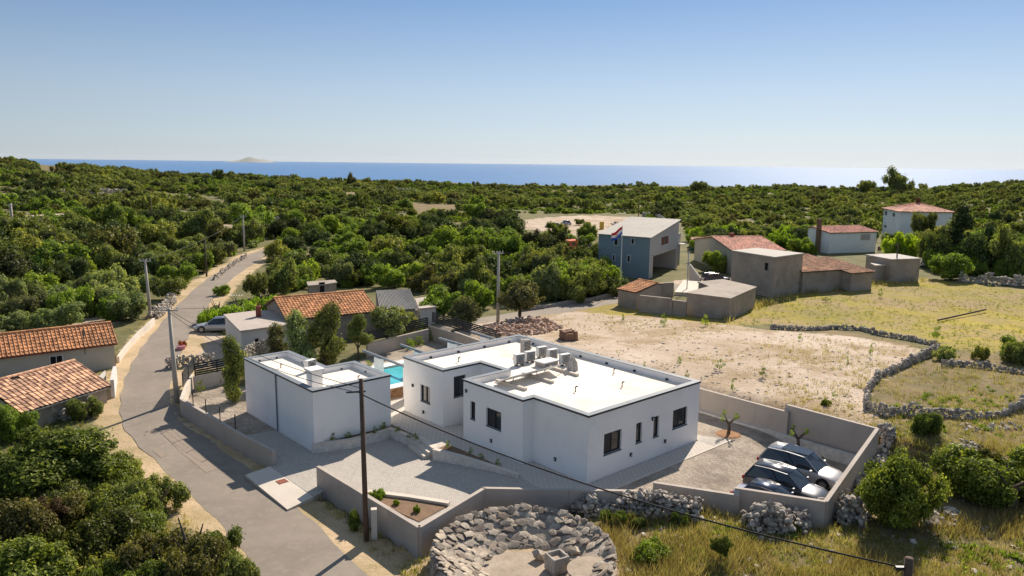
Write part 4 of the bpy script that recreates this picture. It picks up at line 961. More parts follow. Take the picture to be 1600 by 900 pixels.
MB().tube([a - n * .27 - d * .2 - Vector((0, 0, .09)), b_ - n * .27 + d * .2 - Vector((0, 0, .09))], .055, 6).build('gutter', M['rust'], h1)
# 2 near stone shed with the hole in its roof
h2, a, b_, n, d, r0, r1 = gable_house('stone_shed', 'old stone shed with a hole in its mossy clay tile roof at the left edge', [(33, 645), (174, 602)], .75, [(-2, 597), (131, 557)], 2.25, .55, -1.6, M['concrete_old'], M['tile_b'], .34, .42, 300,
    hole=lambda u, v: (.30 < u < .37 and v > .84) or (.27 < u < .31 and .9 < v), messy=.022, seed=4)
MB().tube([a - n * .22 - Vector((0, 0, .13)), b_ - n * .22 - Vector((0, 0, .13))], .06, 6).build('eaves_beam', M['conc_pale'], h2)
dry_wall('collapsed dry stone wall below the eaves of the holed shed', [(30, 672), (70, 662), (110, 655), (150, 640)], .9, .6, .35, 120, 7)
# wall, gate and white pillar by the shed
perim('long pale curved wall between cream house and road', [(184, 557, .35), (196, 541, .45), (215, 520, .6), (232, 505, .7), (240, 497, .7)], -1.2, m='conc_pale', name='roadside_wall')
w_ = thing('white_gate', 'white sheet gate leaf leaning by the road corner of the holed shed', 'gate', G(164, 608))
q0, q1 = G(156, 612), G(166, 600); an = math.atan2(q1.y - q0.y, q1.x - q0.x); MB().box(((q0.x + q1.x) / 2, (q0.y + q1.y) / 2, .1), ((q1 - q0).length, .04, 1.3), an).build('panel', M['old_white'], w_)
w_ = thing('garden_gate', 'arched rusty metal gate between cream house and the curved wall', 'gate', G(170, 575))
q0, q1 = G(158, 578), G(181, 572); k = 9
for i in range(k):
    f = i / (k - 1); p = q0.lerp(q1, f); hgt = 1.0 + .4 * math.sin(PI * f); MB().tube([p, p + Vector((0, 0, hgt))], .02, 5).build('bar', M['rust'], w_)
MB().tube([q0.lerp(q1, i / 8) + Vector((0, 0, 1.0 + .4 * math.sin(PI * i / 8))) for i in range(9)], .03, 5).build('top_rail', M['rust'], w_)
w_ = thing('white_gate_post', 'whitewashed wall end standing on the verge at the shed corner', 'gate post', G(178, 618))
q0, q1 = G(177, 622), G(181, 596); an = math.atan2(q1.y - q0.y, q1.x - q0.x); MB().box(((q0.x + q1.x) / 2, (q0.y + q1.y) / 2, .15), ((q1 - q0).length, .25, 1.5), an).build('post', M['old_white'], w_)
# 3 flat roofed block with brick chimney
fb, w_ = flat_block('flat_roof_house', 'flat-roofed house with a tall brick-red chimney behind the annex', [(349, 491), (375, 517), (456, 506), (452, 484), (400, 485)], 2.3, M['old_white'], M['concrete'])
MB().box(P(404, 490, 2.6) , (.5, .5, 1.5), .3).build('chimney', M['rust'], fb); c = P(404, 490, 2.6); MB().tube([c + Vector((0, 0, .7)), c + Vector((0, 0, 1.15))], .08, 8).build('flue', M['rust'], fb)
win_on(fb, w_[1], w_[2], (396, 528), (406, 545), M['old_white'], M['void'])
# 4 long tiled stone house and its sheet roofed extension
h4, a, b_, n, d, r0, r1 = gable_house('long_stone_house', 'long old house with an orange tiled roof behind the columnar trees', [(447, 500), (592, 486)], 2.5, [(437, 464), (588, 453)], 3.95, 1, -1, M['concrete_old'], M['tile_a'], .32, .38, 0, seed=9)
e0, e1, rr1, rr0 = P(593, 486, 2.5), P(654, 482, 2.3), P(640, 451, 3.8), P(587, 454, 3.9)
ex = thing('corrugated_shed', 'extension with a grey corrugated sheet roof joined to the long tiled house', 'shed', (e0 + e1) / 2)
vs, fs = [], []; K = 54
for i in range(K + 1):
    f = i / K; s_ = .045 * math.sin(i * PI / 1.0 + .5 * PI) if True else 0; s_ = .05 * (1 if i % 2 else -1)
    for p in (e0.lerp(e1, f), rr0.lerp(rr1, f)): vs.append(tuple(p + Vector((0, 0, s_))))
for i in range(K): fs.append((2 * i, 2 * i + 2, 2 * i + 3, 2 * i + 1))
mb = MB(); mb.add(vs, fs); o = recalc(mb.build('roof_sheet', M['corrugated'], ex)); sm = o.modifiers.new('s', 'SOLIDIFY'); sm.thickness = .02
n_ = Vector((-(e1 - e0).y, (e1 - e0).x, 0)).normalized(); mb = MB(); mb.prism([tuple(p[:2]) for p in (e0 + n_ * .2, e1 + n_ * .2, rr1, rr0)], -1, [2.25, 2.1, 3.6, 3.7]); recalc(mb.build('wall', M['concrete_old'], ex))
flat_block('outhouse', 'low whitewashed outhouse with flat concrete roof right of the corrugated roof', [(648, 466), (655, 482), (683, 479), (668, 463)], 2.2, M['old_white'], M['concrete'], 'outhouse')
ru, w_ = flat_block('ruined_hut', 'small ruined concrete hut among bushes behind the long tiled house', [(479, 440), (481, 446), (507, 444), (527, 441), (523, 437)], 1.9, M['concrete_old'], M['concrete_old'], 'hut')
win_on(ru, w_[1], w_[2], (498, 441), (508, 457), M['concrete_old'], M['void'])
# 5 two storey grey building
zt = 6.45; A_, B_, C_ = P(935.5, 364.5, zt), P(1016, 371, zt - .05), P(1061, 351, 7.3)
gb = thing('grey_two_storey_house', 'unfinished grey two-storey house with an open garage beside the flagpole', 'house', (B_.x, B_.y, 0))
dl = (A_ - B_); dl.z = 0; dr_ = (C_ - B_); dr_.z = 0; B2, A2 = Vector((B_.x, B_.y, 0)), Vector((A_.x, A_.y, 0)); C2 = B2 + dr_; D2 = A2 + dr_
ul, ur = dl.normalized(), dr_.normalized(); LL, LR = dl.length, dr_.length
zr_ = 8.15                                         # roof rises from the left wall to the right
def mono(pts, zb, zs): 
    mb = MB(); mb.prism([tuple(p[:2]) for p in pts], zb, zs); return mb
t_w = recalc(mono([B2, C2, D2, A2], -1, [zt - .12, zr_ - .12, zr_ - .12, zt - .12]).build('wall', [M['grey_house'], M['greyblue']], gb))
for p in t_w.data.polygons:                      # the left wall is painted blue-grey
    if abs(p.normal.z) < .3 and p.normal.dot(-ur) > .8: p.material_index = 1
def on_r(px, py): return onplane(px, py, B2, Vector((ur.y, -ur.x, 0)))
g0, g1 = on_r(1019.5, 401), on_r(1053.5, 434)
s0_, s1_ = (g0 - B2).dot(ur), (g1 - B2).dot(ur); cb = MB(); c = B2 + ur * (s0_ + s1_) / 2 + ul * 2.4; cb.box((c.x, c.y, (g0.z - .3) / 2), (s1_ - s0_, 5.4, g0.z + .3), math.atan2(ur.y, ur.x)); cut(t_w, cb)
for a_, b2, tl, br in [(B2, A2, (986, 372), (991.5, 382)), (B2, A2, (959.5, 372), (966, 384)), (B2, A2, (957, 397), (961, 408)), (B2, A2, (980, 398), (985, 410))]:
    win_on(gb, a_, b2, tl, br, M['old_white'], M['void'])
win_on(gb, B2, C2, (1033, 370), (1044, 381), M['old_white'], M['void'], shutters=M['rust'])
ov = .3; q = [B2 - ur * ov - ul * ov, C2 + ur * ov - ul * ov, D2 + ur * ov + ul * ov, A2 - ur * ov + ul * ov]; sl = (zr_ - zt) / LR
for i, p in enumerate(q): p.z = (zt - ov * sl) if i in (0, 3) else (zr_ + ov * sl)
nsh = 9
for i in range(nsh):
    f0, f1 = i / nsh, (i + .985) / nsh; recalc(MB().slab([q[0].lerp(q[3], f0), q[1].lerp(q[2], f0), q[1].lerp(q[2], f1), q[0].lerp(q[3], f1)], .1 + .006 * (i % 2)).build('roof_sheet', M['roof_sheet'], gb))
a0, a1 = C2, C2 + ur * LR * .22; mb = MB(); mb.prism([tuple(p[:2]) for p in (a0 + ul * .6, a1 + ul * .6, a1 + ul * LL * .6, a0 + ul * LL * .6)], -1, 5.6); recalc(mb.build('side_wing', M['grey_house'], gb))
c = on_r(1066, 381); MB().box(c, (1.6, .9, .12), math.atan2(ur.y, ur.x)).build('porch_slab', M['old_white'], gb)
# 6 concrete barn
bn, w_ = flat_block('concrete_barn', 'tall bare concrete barn with a flat roof left of the tiled sheds', [(1143, 391), (1211, 401.5), (1257, 395.5), (1183, 387)], 5.5, M['concrete_old'], M['roof_sheet'], 'barn')
win_on(bn, w_[0], w_[1], (1195, 409), (1201, 424), M['concrete_old'], M['void'])
# 7 tiled sheds right of the barn
s1, a, b_, n, d, r0, r1 = gable_house('tiled_shed', 'low shed with weathered brown tiled roof against the right side of the concrete barn', [(1255, 425), (1332, 420)], 3.0, [(1258, 398), (1311, 395)], 4.1, .3, -1, M['concrete_old'], M['tile_b'], .34, .42, 0, 'shed', seed=21)
s2, a, b_, n, d, r0, r1 = gable_house('tiled_shed', 'smaller brown tiled shed between the weathered shed and the flat-roofed block', [(1331, 427), (1368, 424)], 2.7, [(1312, 401), (1350, 399)], 3.75, .3, -1, M['concrete_old'], M['tile_b'], .34, .42, 0, 'shed', seed=22)
flat_block('concrete_block', 'flat-roofed grey concrete block at the right end of the row of sheds', [(1352, 397.5), (1393, 405), (1440, 403.5), (1400, 396)], 3.6, M['concrete_old'], M['roof_sheet'], 'building')
flat_block('lean_to', 'low lean-to with pale flat roof in front of the grey concrete block', [(1360, 411), (1368, 414.5), (1396, 413), (1388, 409)], 2.6, M['concrete_old'], M['conc_pale'], 'lean-to')
# 8 pink tiled house behind the barn
h8, a, b_, n, d, r0, r1 = gable_house('pink_roofed_house', 'old house with a faded pink tiled roof behind the concrete barn', [(1143, 391), (1228, 391)], 3.9, [(1121, 371), (1213, 368)], 5.2, 1, -1, M['cream'], M['tile_c'], .34, .42, 0, seed=31)
MB().box((r0 + (r1 - r0) * .4) + Vector((0, 0, .2)), (.6, .6, .8), .4).build('chimney', M['rust'], h8)
# 9 white bungalow
h9, a, b_, n, d, r0, r1 = gable_house('white_bungalow', 'white bungalow with an orange roof and tall chimney in front of the hip-roofed house', [(1297, 364), (1373, 362)], 4.1, [(1283, 354), (1357, 352)], 4.95, .35, -1, M['white'], M['tile_c'], .34, .42, 0, seed=41)
c = P(1277, 391, 0.3); MB().box((c.x, c.y, 3.2), (.7, .7, 7.0), .3).build('chimney', M['brick'], h9)
win_on(h9, a, b_, (1345, 366), (1359, 375), M['old_white'], M['curtain'])
win_on(h9, a, b_, (1371, 385), (1378, 392), M['old_white'], M['rust'])
# 10 hip roofed house
zt = 6.2; q0, q1, q2 = P(1377.5, 325, zt), P(1405, 330.5, zt), P(1493, 331.5, zt)
q3 = q0 + (q2 - q1); hp = thing('hip_roofed_house', 'large two-storey white house with a pink hipped roof on the right skyline', 'house', (q1.x, q1.y, 0))
poly = [tuple(p[:2]) for p in (q1, q2, q3, q0)]; MB().prism(offset_poly(poly, .5), -1, zt - .1).build('wall', M['white'], hp)
cx_, cy_ = sum(p[0] for p in poly) / 4, sum(p[1] for p in poly) / 4; cen = Vector((cx_, cy_, zt + 2.0)); e1_ = (q2 - q1); sh = max(0, (e1_.length - (q1 - q0).length) / 2) * e1_.normalized()
ra, rb = cen - sh, cen + sh
for i, (a_, b2, r1_, r0_) in enumerate([(q1, q2, rb, ra), (q2, q3, rb, rb), (q3, q0, ra, rb), (q0, q1, ra, ra)]):
    tile_roof(hp, a_, b2, r1_ + (Vector((.01, 0, 0)) if r1_ == r0_ else Vector()), r0_, .6, .5, M['tile_c'], 0, seed=50 + i)
w_ = [Vector((*p, 0)) for p in offset_poly(poly, .5)]
for tl, br in [((1383, 329), (1386, 337)), ((1395, 332), (1398.5, 339)), ((1382, 351), (1385, 356))]: win_on(hp, w_[3], w_[0], tl, br, M['old_white'], M['dark'])
for f_ in (.5, .92): c = ra.lerp(rb, f_); MB().box(c + Vector((0, 0, .2)), (.8, .8, 1.6), .2).build('chimney', M['rust'], hp)
# 11 small tiled shed, ruin walls and yard
h11, a, b_, n, d, r0, r1 = gable_house('small_tiled_shed', 'small stone shed with a striped orange tiled roof at the bend of the lane', [(964, 451), (994, 457)], 2.1, [(984, 434.5), (1018, 440)], 2.95, .25, -1, M['concrete_old'], M['tile_a'], .42, .42, 150, 'shed', over=.12, seed=61)
perim('old rendered yard wall between the small tiled shed and the flat concrete roof', [(1000, 461, 2.0), (1048, 466, 2.0), (1048, 468, 1.8), (1073, 471, 1.8)], -1, .35, m='concrete_old', name='yard_wall')
rb_, w_ = flat_block('ruined_outbuilding', 'low stone outbuilding with an L-shaped flat concrete roof facing the dirt lot', [(1071, 457), (1142, 466), (1183, 448), (1130, 436), (1090, 440), (1108, 447)], 2.6, M['concrete_old'], M['concrete_old'], 'outbuilding')
perim('stone wall behind the small tiled shed', [(1016, 443, 2.0), (1052, 441, 2.0)], -1, .4, m='concrete_old', name='yard_wall')
perim('pale staircase wall at the corner of the grey two-storey house', [(1078, 412, 2.6), (1095, 434, .8)], -1, .3, m='conc_pale', name='stair_wall')
mb = MB(); mb.prism([tuple(P(x, y, .9)[:2]) for x, y in ((1054, 452), (1090, 454), (1092, 436), (1068, 434))], -.5, .55); structure(mb.build('courtyard', M['conc_pale']))
flat_block('green_shed', 'green sheeted shelter between the grey house and the pink-roofed house', [(1079, 371), (1080, 374), (1099, 374), (1097, 370)], 2.2, M['green'], M['rust'], 'shelter')

# walls of dry stone
dry_wall('rough limestone wall behind the stone ring, in front of the villa wall', [(862, 800), (900, 800), (950, 797), (1000, 800), (1045, 803), (1098, 808)], 1.0, 1.1, .32, 300, 11, .85)
dry_wall('rough limestone wall in front of the parked cars', [(1170, 826), (1200, 824), (1235, 828), (1265, 817), (1290, 816), (1335, 818)], 1.0, 1.2, .32, 300, 12, .85)
dry_wall('curving dry stone wall of the small enclosure at the right edge', [(1356, 640), (1385, 650), (1420, 649), (1470, 651), (1520, 655), (1560, 652), (1590, 640), (1625, 622)], .6, .45, .26, 0, 13, .6)
dry_wall('dry stone wall between the dirt lot and the small enclosure', [(1352, 640), (1356, 612), (1375, 590), (1410, 575), (1445, 560), (1468, 548)], .62, .55, .28, 0, 14, .7)
dry_wall('low stone wall dividing the yellow meadow from the dirt lot', [(1205, 514), (1262, 517), (1300, 515), (1345, 517), (1372, 524), (1420, 532), (1462, 541)], .42, .45, .28, 0, 15)
dry_wall('dry stone wall crossing the grass above the right enclosure', [(1472, 572), (1500, 572), (1540, 576), (1575, 582), (1640, 590)], .5, .45, .26, 0, 16)
dry_wall('limestone wall at the right corner of the car yard under the big bush', [(1330, 820), (1350, 790), (1352, 760), (1380, 700), (1395, 690)], .5, .9, .3, 40, 17, .9)
dry_wall('stone bank along the left side of the far road', [(335, 438), (350, 425), (368, 412), (385, 402)], .55, .5, .4, 0, 18, .7)
dry_wall('row of grey boulders at the far right end of the yellow meadow', [(1500, 440), (1540, 443), (1570, 446), (1640, 452)], 1.2, 1.0, .7, 0, 19, .6)
dry_wall('dark dry stone wall beside the dirt track on the left of the far bend', [(425, 345), (450, 352), (470, 362), (478, 368)], 1.1, .9, .6, 0, 20)
for i, (lb, px) in enumerate([('long grey terrace wall far off in the scrub on the left', [(100, 304), (150, 303), (200, 302)]), ('short grey terrace wall beside the far pale field', [(95, 318), (140, 317), (190, 312)]),
                             ('terrace wall seen between trees above the far track', [(535, 295), (590, 297), (650, 299)]), ('terrace wall right of the far dirt yard', [(1005, 338), (1030, 344), (1040, 350)])]):
    dry_wall(lb, px, 1.4, 1.2, .9, 0, 30 + i, step=.8)
dry_wall('pile of white stones beside the road by the concrete pole on the left', [(240, 498), (252, 486), (266, 475), (268, 470)], .8, .9, .35, 0, 23, .6)
dry_wall('low stone wall round the vegetable plot beside the road', [(262, 575), (285, 573), (335, 568)], .9, .4, .28, 0, 24, .1)
dry_wall('row of white stones on the ledge behind the annex', [(378, 580), (400, 562), (430, 556)], 1.6, .4, .25, 0, 25, .1)
pile('heap of pinkish broken stone beside the dirt lot behind the villa', [(752, 515), (775, 508), (820, 502), (862, 504), (880, 512), (850, 522), (810, 526), (770, 526)], .34, 900, 0, .8, 1)
pile('ring of orange rubble round the tree in the back garden', [(655, 548), (668, 535), (692, 536), (700, 548), (690, 558), (662, 558)], .3, 200, 0, .5, 2)
pile('string of rubble along the back garden bed', [(600, 560), (640, 543), (655, 545), (625, 562), (602, 572)], .26, 120, 0, .3, 3)
pile('reddish drystone rubble in the olive grove at the left edge', [(-10, 487), (30, 482), (56, 484), (50, 490), (0, 496)], .5, 160, 0, .8, 5)
pile('heap of white building rubble in the far dirt yard', [(945, 360), (965, 352), (1000, 350), (1010, 358), (990, 366), (955, 368)], .9, 200, 0, 1.8, 6, ROCKS)
pile('grey limestone rocks lying in the dry grass below the big bush', [(1438, 812), (1460, 795), (1492, 800), (1496, 822), (1470, 828), (1442, 824)], .38, 60, 60, .4, 7, ROCKS, 'rocks', 'rock_group')
pile('scatter of pale stones in the grass right of the enclosure', [(1480, 700), (1500, 690), (1530, 694), (1525, 712), (1490, 716)], .3, 50, 0, .3, 8, ROCKS, 'rocks', 'rock_group')
pile('scatter of white stones under the right enclosure wall', [(1500, 664), (1590, 662), (1600, 672), (1510, 676)], .24, 40, 0, .1, 9, ROCKS, 'rocks', 'rock_group')
rg = random.Random(77); its = []
RND_ST = thing('loose_stones', 'loose pale limestone pieces strewn through the dry grass in the foreground', 'loose stones', G(1200, 860)); RND_ST['kind'] = 'stuff'
for _ in range(520):
    px, py = rg.uniform(930, 1640), rg.uniform(690, 930)
    if py < 810 and px < 1400: continue
    p = G(px, py); s_ = rg.choice([.1, .14, .18, .3]) * rg.uniform(.7, 1.3); its.append((p + Vector((0, 0, s_ * .15)), (rg.uniform(-.5, .5), 0, rg.uniform(0, 6)), (s_ * 1.3, s_, s_ * .6)))
place_stones(RND_ST, its, ROCKS, 0)
# brick pallet
c = G(888, 531); r_ = thing('brick_pallet', 'square stack of reddish bricks on a pallet in the dirt lot', 'brick stack', c, .4); rg = random.Random(4)
MB().box((0, 0, .06), (1.9, 1.7, .12)).build('pallet', M['wood_pole'], r_, local=True)
r_.scale = (.8, .8, .8); bme = MB().box((0, 0, 0), (.40, .22, .19)).build('brick', M['brick'], r_, local=True); bme.location = (0, 0, .22)
for k in range(5):
    for i in range(4):
        for j in range(7):
            if k == 4 and rg.random() < .5: continue
            if 0 < i < 3 and 0 < j < 6 and k < 3: continue
            o = bme.copy(); COL.objects.link(o); o.parent = r_; o.location = (-.63 + i * .42 + rg.uniform(-.03, .03), -.69 + j * .23 + rg.uniform(-.02, .02), .22 + k * .195); o.rotation_euler = (0, 0, rg.uniform(-.09, .09))

# stone ring (old threshing floor) with sloping courses of slabs
CX, CY, RR = .65, 32.3, 3.95; gz = -.8
ring = thing('stone_ring', 'round sunken floor of weathered limestone slabs in the foreground', 'stone ring', (CX, CY, gz)); rg = random.Random(12); its = []
for r_k, z_k, n_k, sz in [(1.85, -.72, 26, .44), (2.15, -.57, 31, .46), (2.5, -.40, 37, .46), (2.85, -.22, 42, .46), (3.2, -.03, 47, .44), (3.55, .16, 54, .40), (3.9, .36, 62, .38)]:
    for i in range(n_k):
        a = 2 * PI * (i + rg.uniform(-.18, .18)) / n_k
        if -.55 < a - 0 < .25 or a > 2 * PI - .55:
            if rg.random() < .5: continue
        r2 = r_k + rg.uniform(-.12, .12); its.append((Vector((CX + r2 * math.cos(a), CY + r2 * math.sin(a), z_k - .05 + rg.uniform(-.06, .05))), (rg.uniform(-.22, .22), -.42 + rg.uniform(-.2, .2), a + rg.uniform(-.3, .3)), (sz * rg.uniform(1.1, 1.7), sz * rg.uniform(1.2, 2.1), sz * rg.uniform(.5, .9))))
place_stones(ring, its, SLABS, 300, 'slab')
its = []
for k in range(5):
    for i in range(46):
        a = 2 * PI * (i + .5 * (k % 2) + rg.uniform(-.2, .2)) / 46; its.append((Vector((CX + 4.05 * math.cos(a), CY + 4.05 * math.sin(a), -.95 + .27 * k)), (0, rg.uniform(-.2, .2), a), (.5, .62, .36)))
place_stones(ring, its, BLOCKS, 0, stuffname='rim_stones')
vs = [(CX, CY, -.72)]; 
for k, (r_k, z_k) in enumerate([(1.8, -.72), (2.9, -.22), (4.0, .30), (4.05, -1.2)]):
    for i in range(40): a = 2 * PI * i / 40; vs.append((CX + r_k * math.cos(a), CY + r_k * math.sin(a), z_k - .06))
fs = [(0, 1 + i, 1 + (i + 1) % 40) for i in range(40)] + [(1 + k * 40 + i, 1 + (k + 1) * 40 + i, 1 + (k + 1) * 40 + (i + 1) % 40, 1 + k * 40 + (i + 1) % 40) for k in range(3) for i in range(40)]
mb = MB(); mb.add(vs, fs); m_fl = mat('ring_floor_earth', (.37, .30, .23), .95, .2, 1.5, 10, .8, .03, stain=(.46, .40, .34), stain_amt=.7); recalc(mb.build('floor', m_fl, ring))
c = P(870, 889, -.65); tr = thing('stone_trough', 'square hollow stone trough standing inside the stone ring', 'trough', (c.x, c.y, -.72), .5)
mb = MB(); sq = [(-.42, -.42), (.42, -.42), (.42, .42), (-.42, .42)]; ring_prism(mb, sq, [(x * .74, y * .74) for x, y in sq], 0, .78); recalc(mb.build('basin', M['rock'], tr, local=True, bevel=.03))
MB().box((0, 0, .3), (.66, .66, .6)).build('infill', m_fl, tr, local=True)
for (px, py), s_, lb in [((843, 866), .75, 'rounded grey boulder beside the square trough'), ((903, 862), .8, 'tilted grey slab leaning right of the square trough'), ((765, 869), .28, 'small white stone lying alone on the ring floor')]:
    c = P(px, py, -.5); o = new_obj('boulder', BLOCKS[1], None, c); o.scale = (s_ * (1 if s_ < .8 else 1.9), s_, s_ * .8); o.rotation_euler = (.3, .5, 1.2); tag(o, lb, 'boulder')
c = P(925, 893, -.1); o = thing('cistern_cap', 'round pale stone cistern cover right of the trough', 'cistern cover', (c.x, c.y, -.6))
MB().tube([(0, 0, 0), (0, 0, .55)], 1.0, 20).build('drum', M['ring_stone'], o, local=True); MB().tube([(0, 0, .552), (0, 0, .62)], 1.1, 20).build('lid', m_fl, o, local=True)

# ================================================================== POLES, CABLES, FLAG
def taper_pole(name, label, base, h, r0, r1, m, sq=False, arms=(), group=None, lean=(0, 0)):
    o = thing(name, label, 'utility pole', base, 0, group); b_ = Vector(base)
    MB().tube([(0, 0, -.8), (lean[0], lean[1], h)], r0, 4 if sq else 10, r2=r1).build('pole', m, o, local=True, smooth=not sq)
    for z, L, an in arms:
        MB().box((lean[0], lean[1], z), (L, .08, .09), an).build('crossarm', M['metal'] if m != M['wood_pole'] else M['wood_pole'], o, local=True)
        for s_ in (-.45, -.15, .15, .45):
            c = Vector((lean[0] + math.cos(an) * L * s_, lean[1] + math.sin(an) * L * s_, z + .1)); MB().tube([c, c + Vector((0, 0, .16))], .045, 6).build('insulator', M['plastic'], o, local=True)
    return Vector((b_.x + lean[0], b_.y + lean[1], b_.z + h))
def pole_h(px, py, ytop):
    b_ = G(px, py); lo, hi = 0, 30
    for _ in range(40):
        m_ = (lo + hi) / 2
        if project((b_.x, b_.y, b_.z + m_))[1] > ytop: lo = m_
        else: hi = m_
    return b_, lo
b_, h_ = pole_h(573, 845, 592); topW = taper_pole('timber_pole', 'dark timber utility pole in front of the driveway wall', b_, h_, .14, .105, M['wood_pole'], lean=(-.1, 0))
MB().box((b_.x + .35, b_.y + .15, b_.z + .75), (.28, .28, 1.7), .2).build('stub', M['conc_pale'], None); o = bpy.data.objects['stub']; o.name = 'concrete_stub'; tag(o, 'short pale concrete stub clamped to the foot of the timber pole', 'pole stub')
for dz, L in ((-.35, .8), (-.75, .5)):
    pass
ins = MB(); ins.box((topW.x - .25, topW.y - .05, topW.z - .62), (.9, .07, .07), .25); o = ins.build('bracket', M['dark'], None); tag(o, 'dark bracket with insulator near the top of the timber pole', 'bracket')
b_, h_ = pole_h(277, 628, 482); topC = taper_pole('concrete_pole', 'tall pale concrete utility pole beside the curve in the road', b_, h_, .21, .11, M['pole_conc'], arms=((h_ - .15, 1.3, .05),), lean=(-.18, 0))
b_, h_ = pole_h(236, 496, 406); topD = taper_pole('concrete_pole', 'concrete utility pole by the pile of white stones along the road', b_, h_, .2, .11, M['pole_conc'], arms=((h_ - .15, 1.2, .05),), lean=(-.25, 0))
b_, h_ = pole_h(382, 392, 337); topE = taper_pole('concrete_pole', 'distant concrete utility pole at the far bend of the road', b_, h_, .2, .12, M['pole_conc'], arms=((h_ - .15, 1.2, .05),))
b_, h_ = pole_h(778, 503, 394); topF = taper_pole('concrete_pole', 'tall concrete utility pole standing beside the rubble heap and back lane', b_, h_, .2, .12, M['pole_conc'], arms=((h_ - .15, 1.1, .4),))
b_, h_ = pole_h(1398, 438, 380); topG = taper_pole('timber_pole', 'thin dark pole in front of the row of sheds', b_, h_, .13, .09, M['wood_pole'])
b_, h_ = pole_h(1073, 457, 392); topH = taper_pole('steel_lamp_post', 'thin grey street lamp post standing in the ruined yard', b_, h_, .08, .06, M['metal'])
b_, h_ = pole_h(20, 357, 318); topI = taper_pole('concrete_pole', 'far concrete pole with a transformer at the left edge', b_, h_, .3, .25, M['pole_conc'], arms=((h_ - .3, 2.6, .1),))
for (x, y, yt), lb in [((185, 378, 345), 'thin pole standing by the straw-coloured clearing'), ((323, 432, 375), 'thin dark pole among the trees left of the road'), ((570, 350, 315), 'thin pole in the middle of the far scrub'), ((997, 350, 312), 'thin pole behind the grey two-storey house'), ((238, 352, 310), 'thin pole above the far pale field')]:
    b_, h_ = pole_h(x, y, yt); taper_pole('thin_pole', lb, b_, h_, .14, .1, M['wood_pole'])
stb = P(1421, 872, 5.3); topS = taper_pole('timber_pole', 'top of a cut-off timber pole at the bottom right edge carrying the black cable', (stb.x, stb.y, float(hz(stb.x, stb.y))), 5.3 - float(hz(stb.x, stb.y)), .15, .135, M['wood_pole'])
MB().box(topS + Vector((-.25, 0, -.35)), (.3, .1, .12)).build('cable_clamp', M['dark'], None); tag(bpy.data.objects['cable_clamp'], 'dark cable clamp on the side of the cut-off pole', 'clamp')
def cable(label, a, b_, sag, r_=.018):
    pts = [a.lerp(b_, i / 24) - Vector((0, 0, sag * 4 * (i / 24) * (1 - i / 24))) for i in range(25)]
    tag(MB().tube(pts, r_, 5).build('overhead_cable', M['wire']), label, 'cable')
dn = lambda v, z: v - Vector((0, 0, z))
cable('thick black cable sagging from the timber pole to the cut-off pole at bottom right', dn(topW, .75), dn(topS, .35), .75, .032)
cable('upper black cable between the tall concrete pole and the timber pole', dn(topC, .1), dn(topW, .45), .55, .018)
cable('lower black cable between the tall concrete pole and the timber pole', dn(topC, .3), dn(topW, .7), .8, .018)
cable('cable running along the road between the two nearest concrete poles', topC, topD, .5, .014)
cable('cable from the stone-pile pole to the far bend pole', topD, topE, .9, .02)
cable('cable from the tall concrete pole over to the pole at the rubble heap', dn(topC, .05), dn(topF, .2), 1.4, .013)
cable('cable from the rubble-heap pole to the lamp post in the ruined yard', topF, topH, .8, .014)
cable('cable dropping from the shed pole to the white bungalow', topG, P(1352, 402, 3.6), .3, .02)
# flag
b_, h_ = pole_h(969, 457, 352); fp = thing('flagpole', 'slim white flagpole in front of the grey two-storey house', 'flagpole', b_); MB().tube([(0, 0, -.5), (0, 0, h_)], .07, 8, r2=.04).build('pole', M['plastic'], fp, local=True)
fl = thing('flag', 'red, white and blue striped flag with a chequered shield flying on the flagpole', 'flag', b_ + Vector((0, 0, h_ - .2)))
FW, FH, K = 2.3, 1.15, 12
def fpt(s_, t_): return Vector((-s_ * FW * .62 - .05, -.25 * math.sin(s_ * 6) - s_ * .3, -t_ * FH - s_ * .95 + .12 * math.sin(s_ * 7 + t_)))
for nm, (t0, t1), m_ in (('red_stripe', (0, 1 / 3), 'flag_red'), ('white_stripe', (1 / 3, 2 / 3), 'flag_white'), ('blue_stripe', (2 / 3, 1), 'blue')):
    mb = MB(); mb.add([fpt(i / K, t) for i in range(K + 1) for t in (t0, t1)], [(2 * i, 2 * i + 1, 2 * i + 3, 2 * i + 2) for i in range(K)]); o = mb.build(nm, M[m_], fl, local=True); so = o.modifiers.new('s', 'SOLIDIFY'); so.thickness = .01
mb = MB()
for i in range(5):
    for j in range(5):
        s_, t_ = .40 + i * .04, .28 + j * .085; c = [fpt(s_, t_), fpt(s_ + .04, t_), fpt(s_ + .04, t_ + .085), fpt(s_, t_ + .085)]
        if j == 4 and i in (0, 4): continue
        mb.add([p + Vector((0, -.03, 0)) for p in c], [(0, 1, 2, 3)], (i + j) % 2)
mb.build('shield', [M['flag_red'], M['flag_white']], fl, local=True)
c = G(1540, 488); c2 = G(1465, 503); tag(MB().tube([c2 + Vector((0, 0, .2)), c + Vector((0, 0, .35))], .1, 6).build('fallen_pole', M['wood_pole']), 'dark fallen pole lying across the yellow meadow', 'fallen pole')
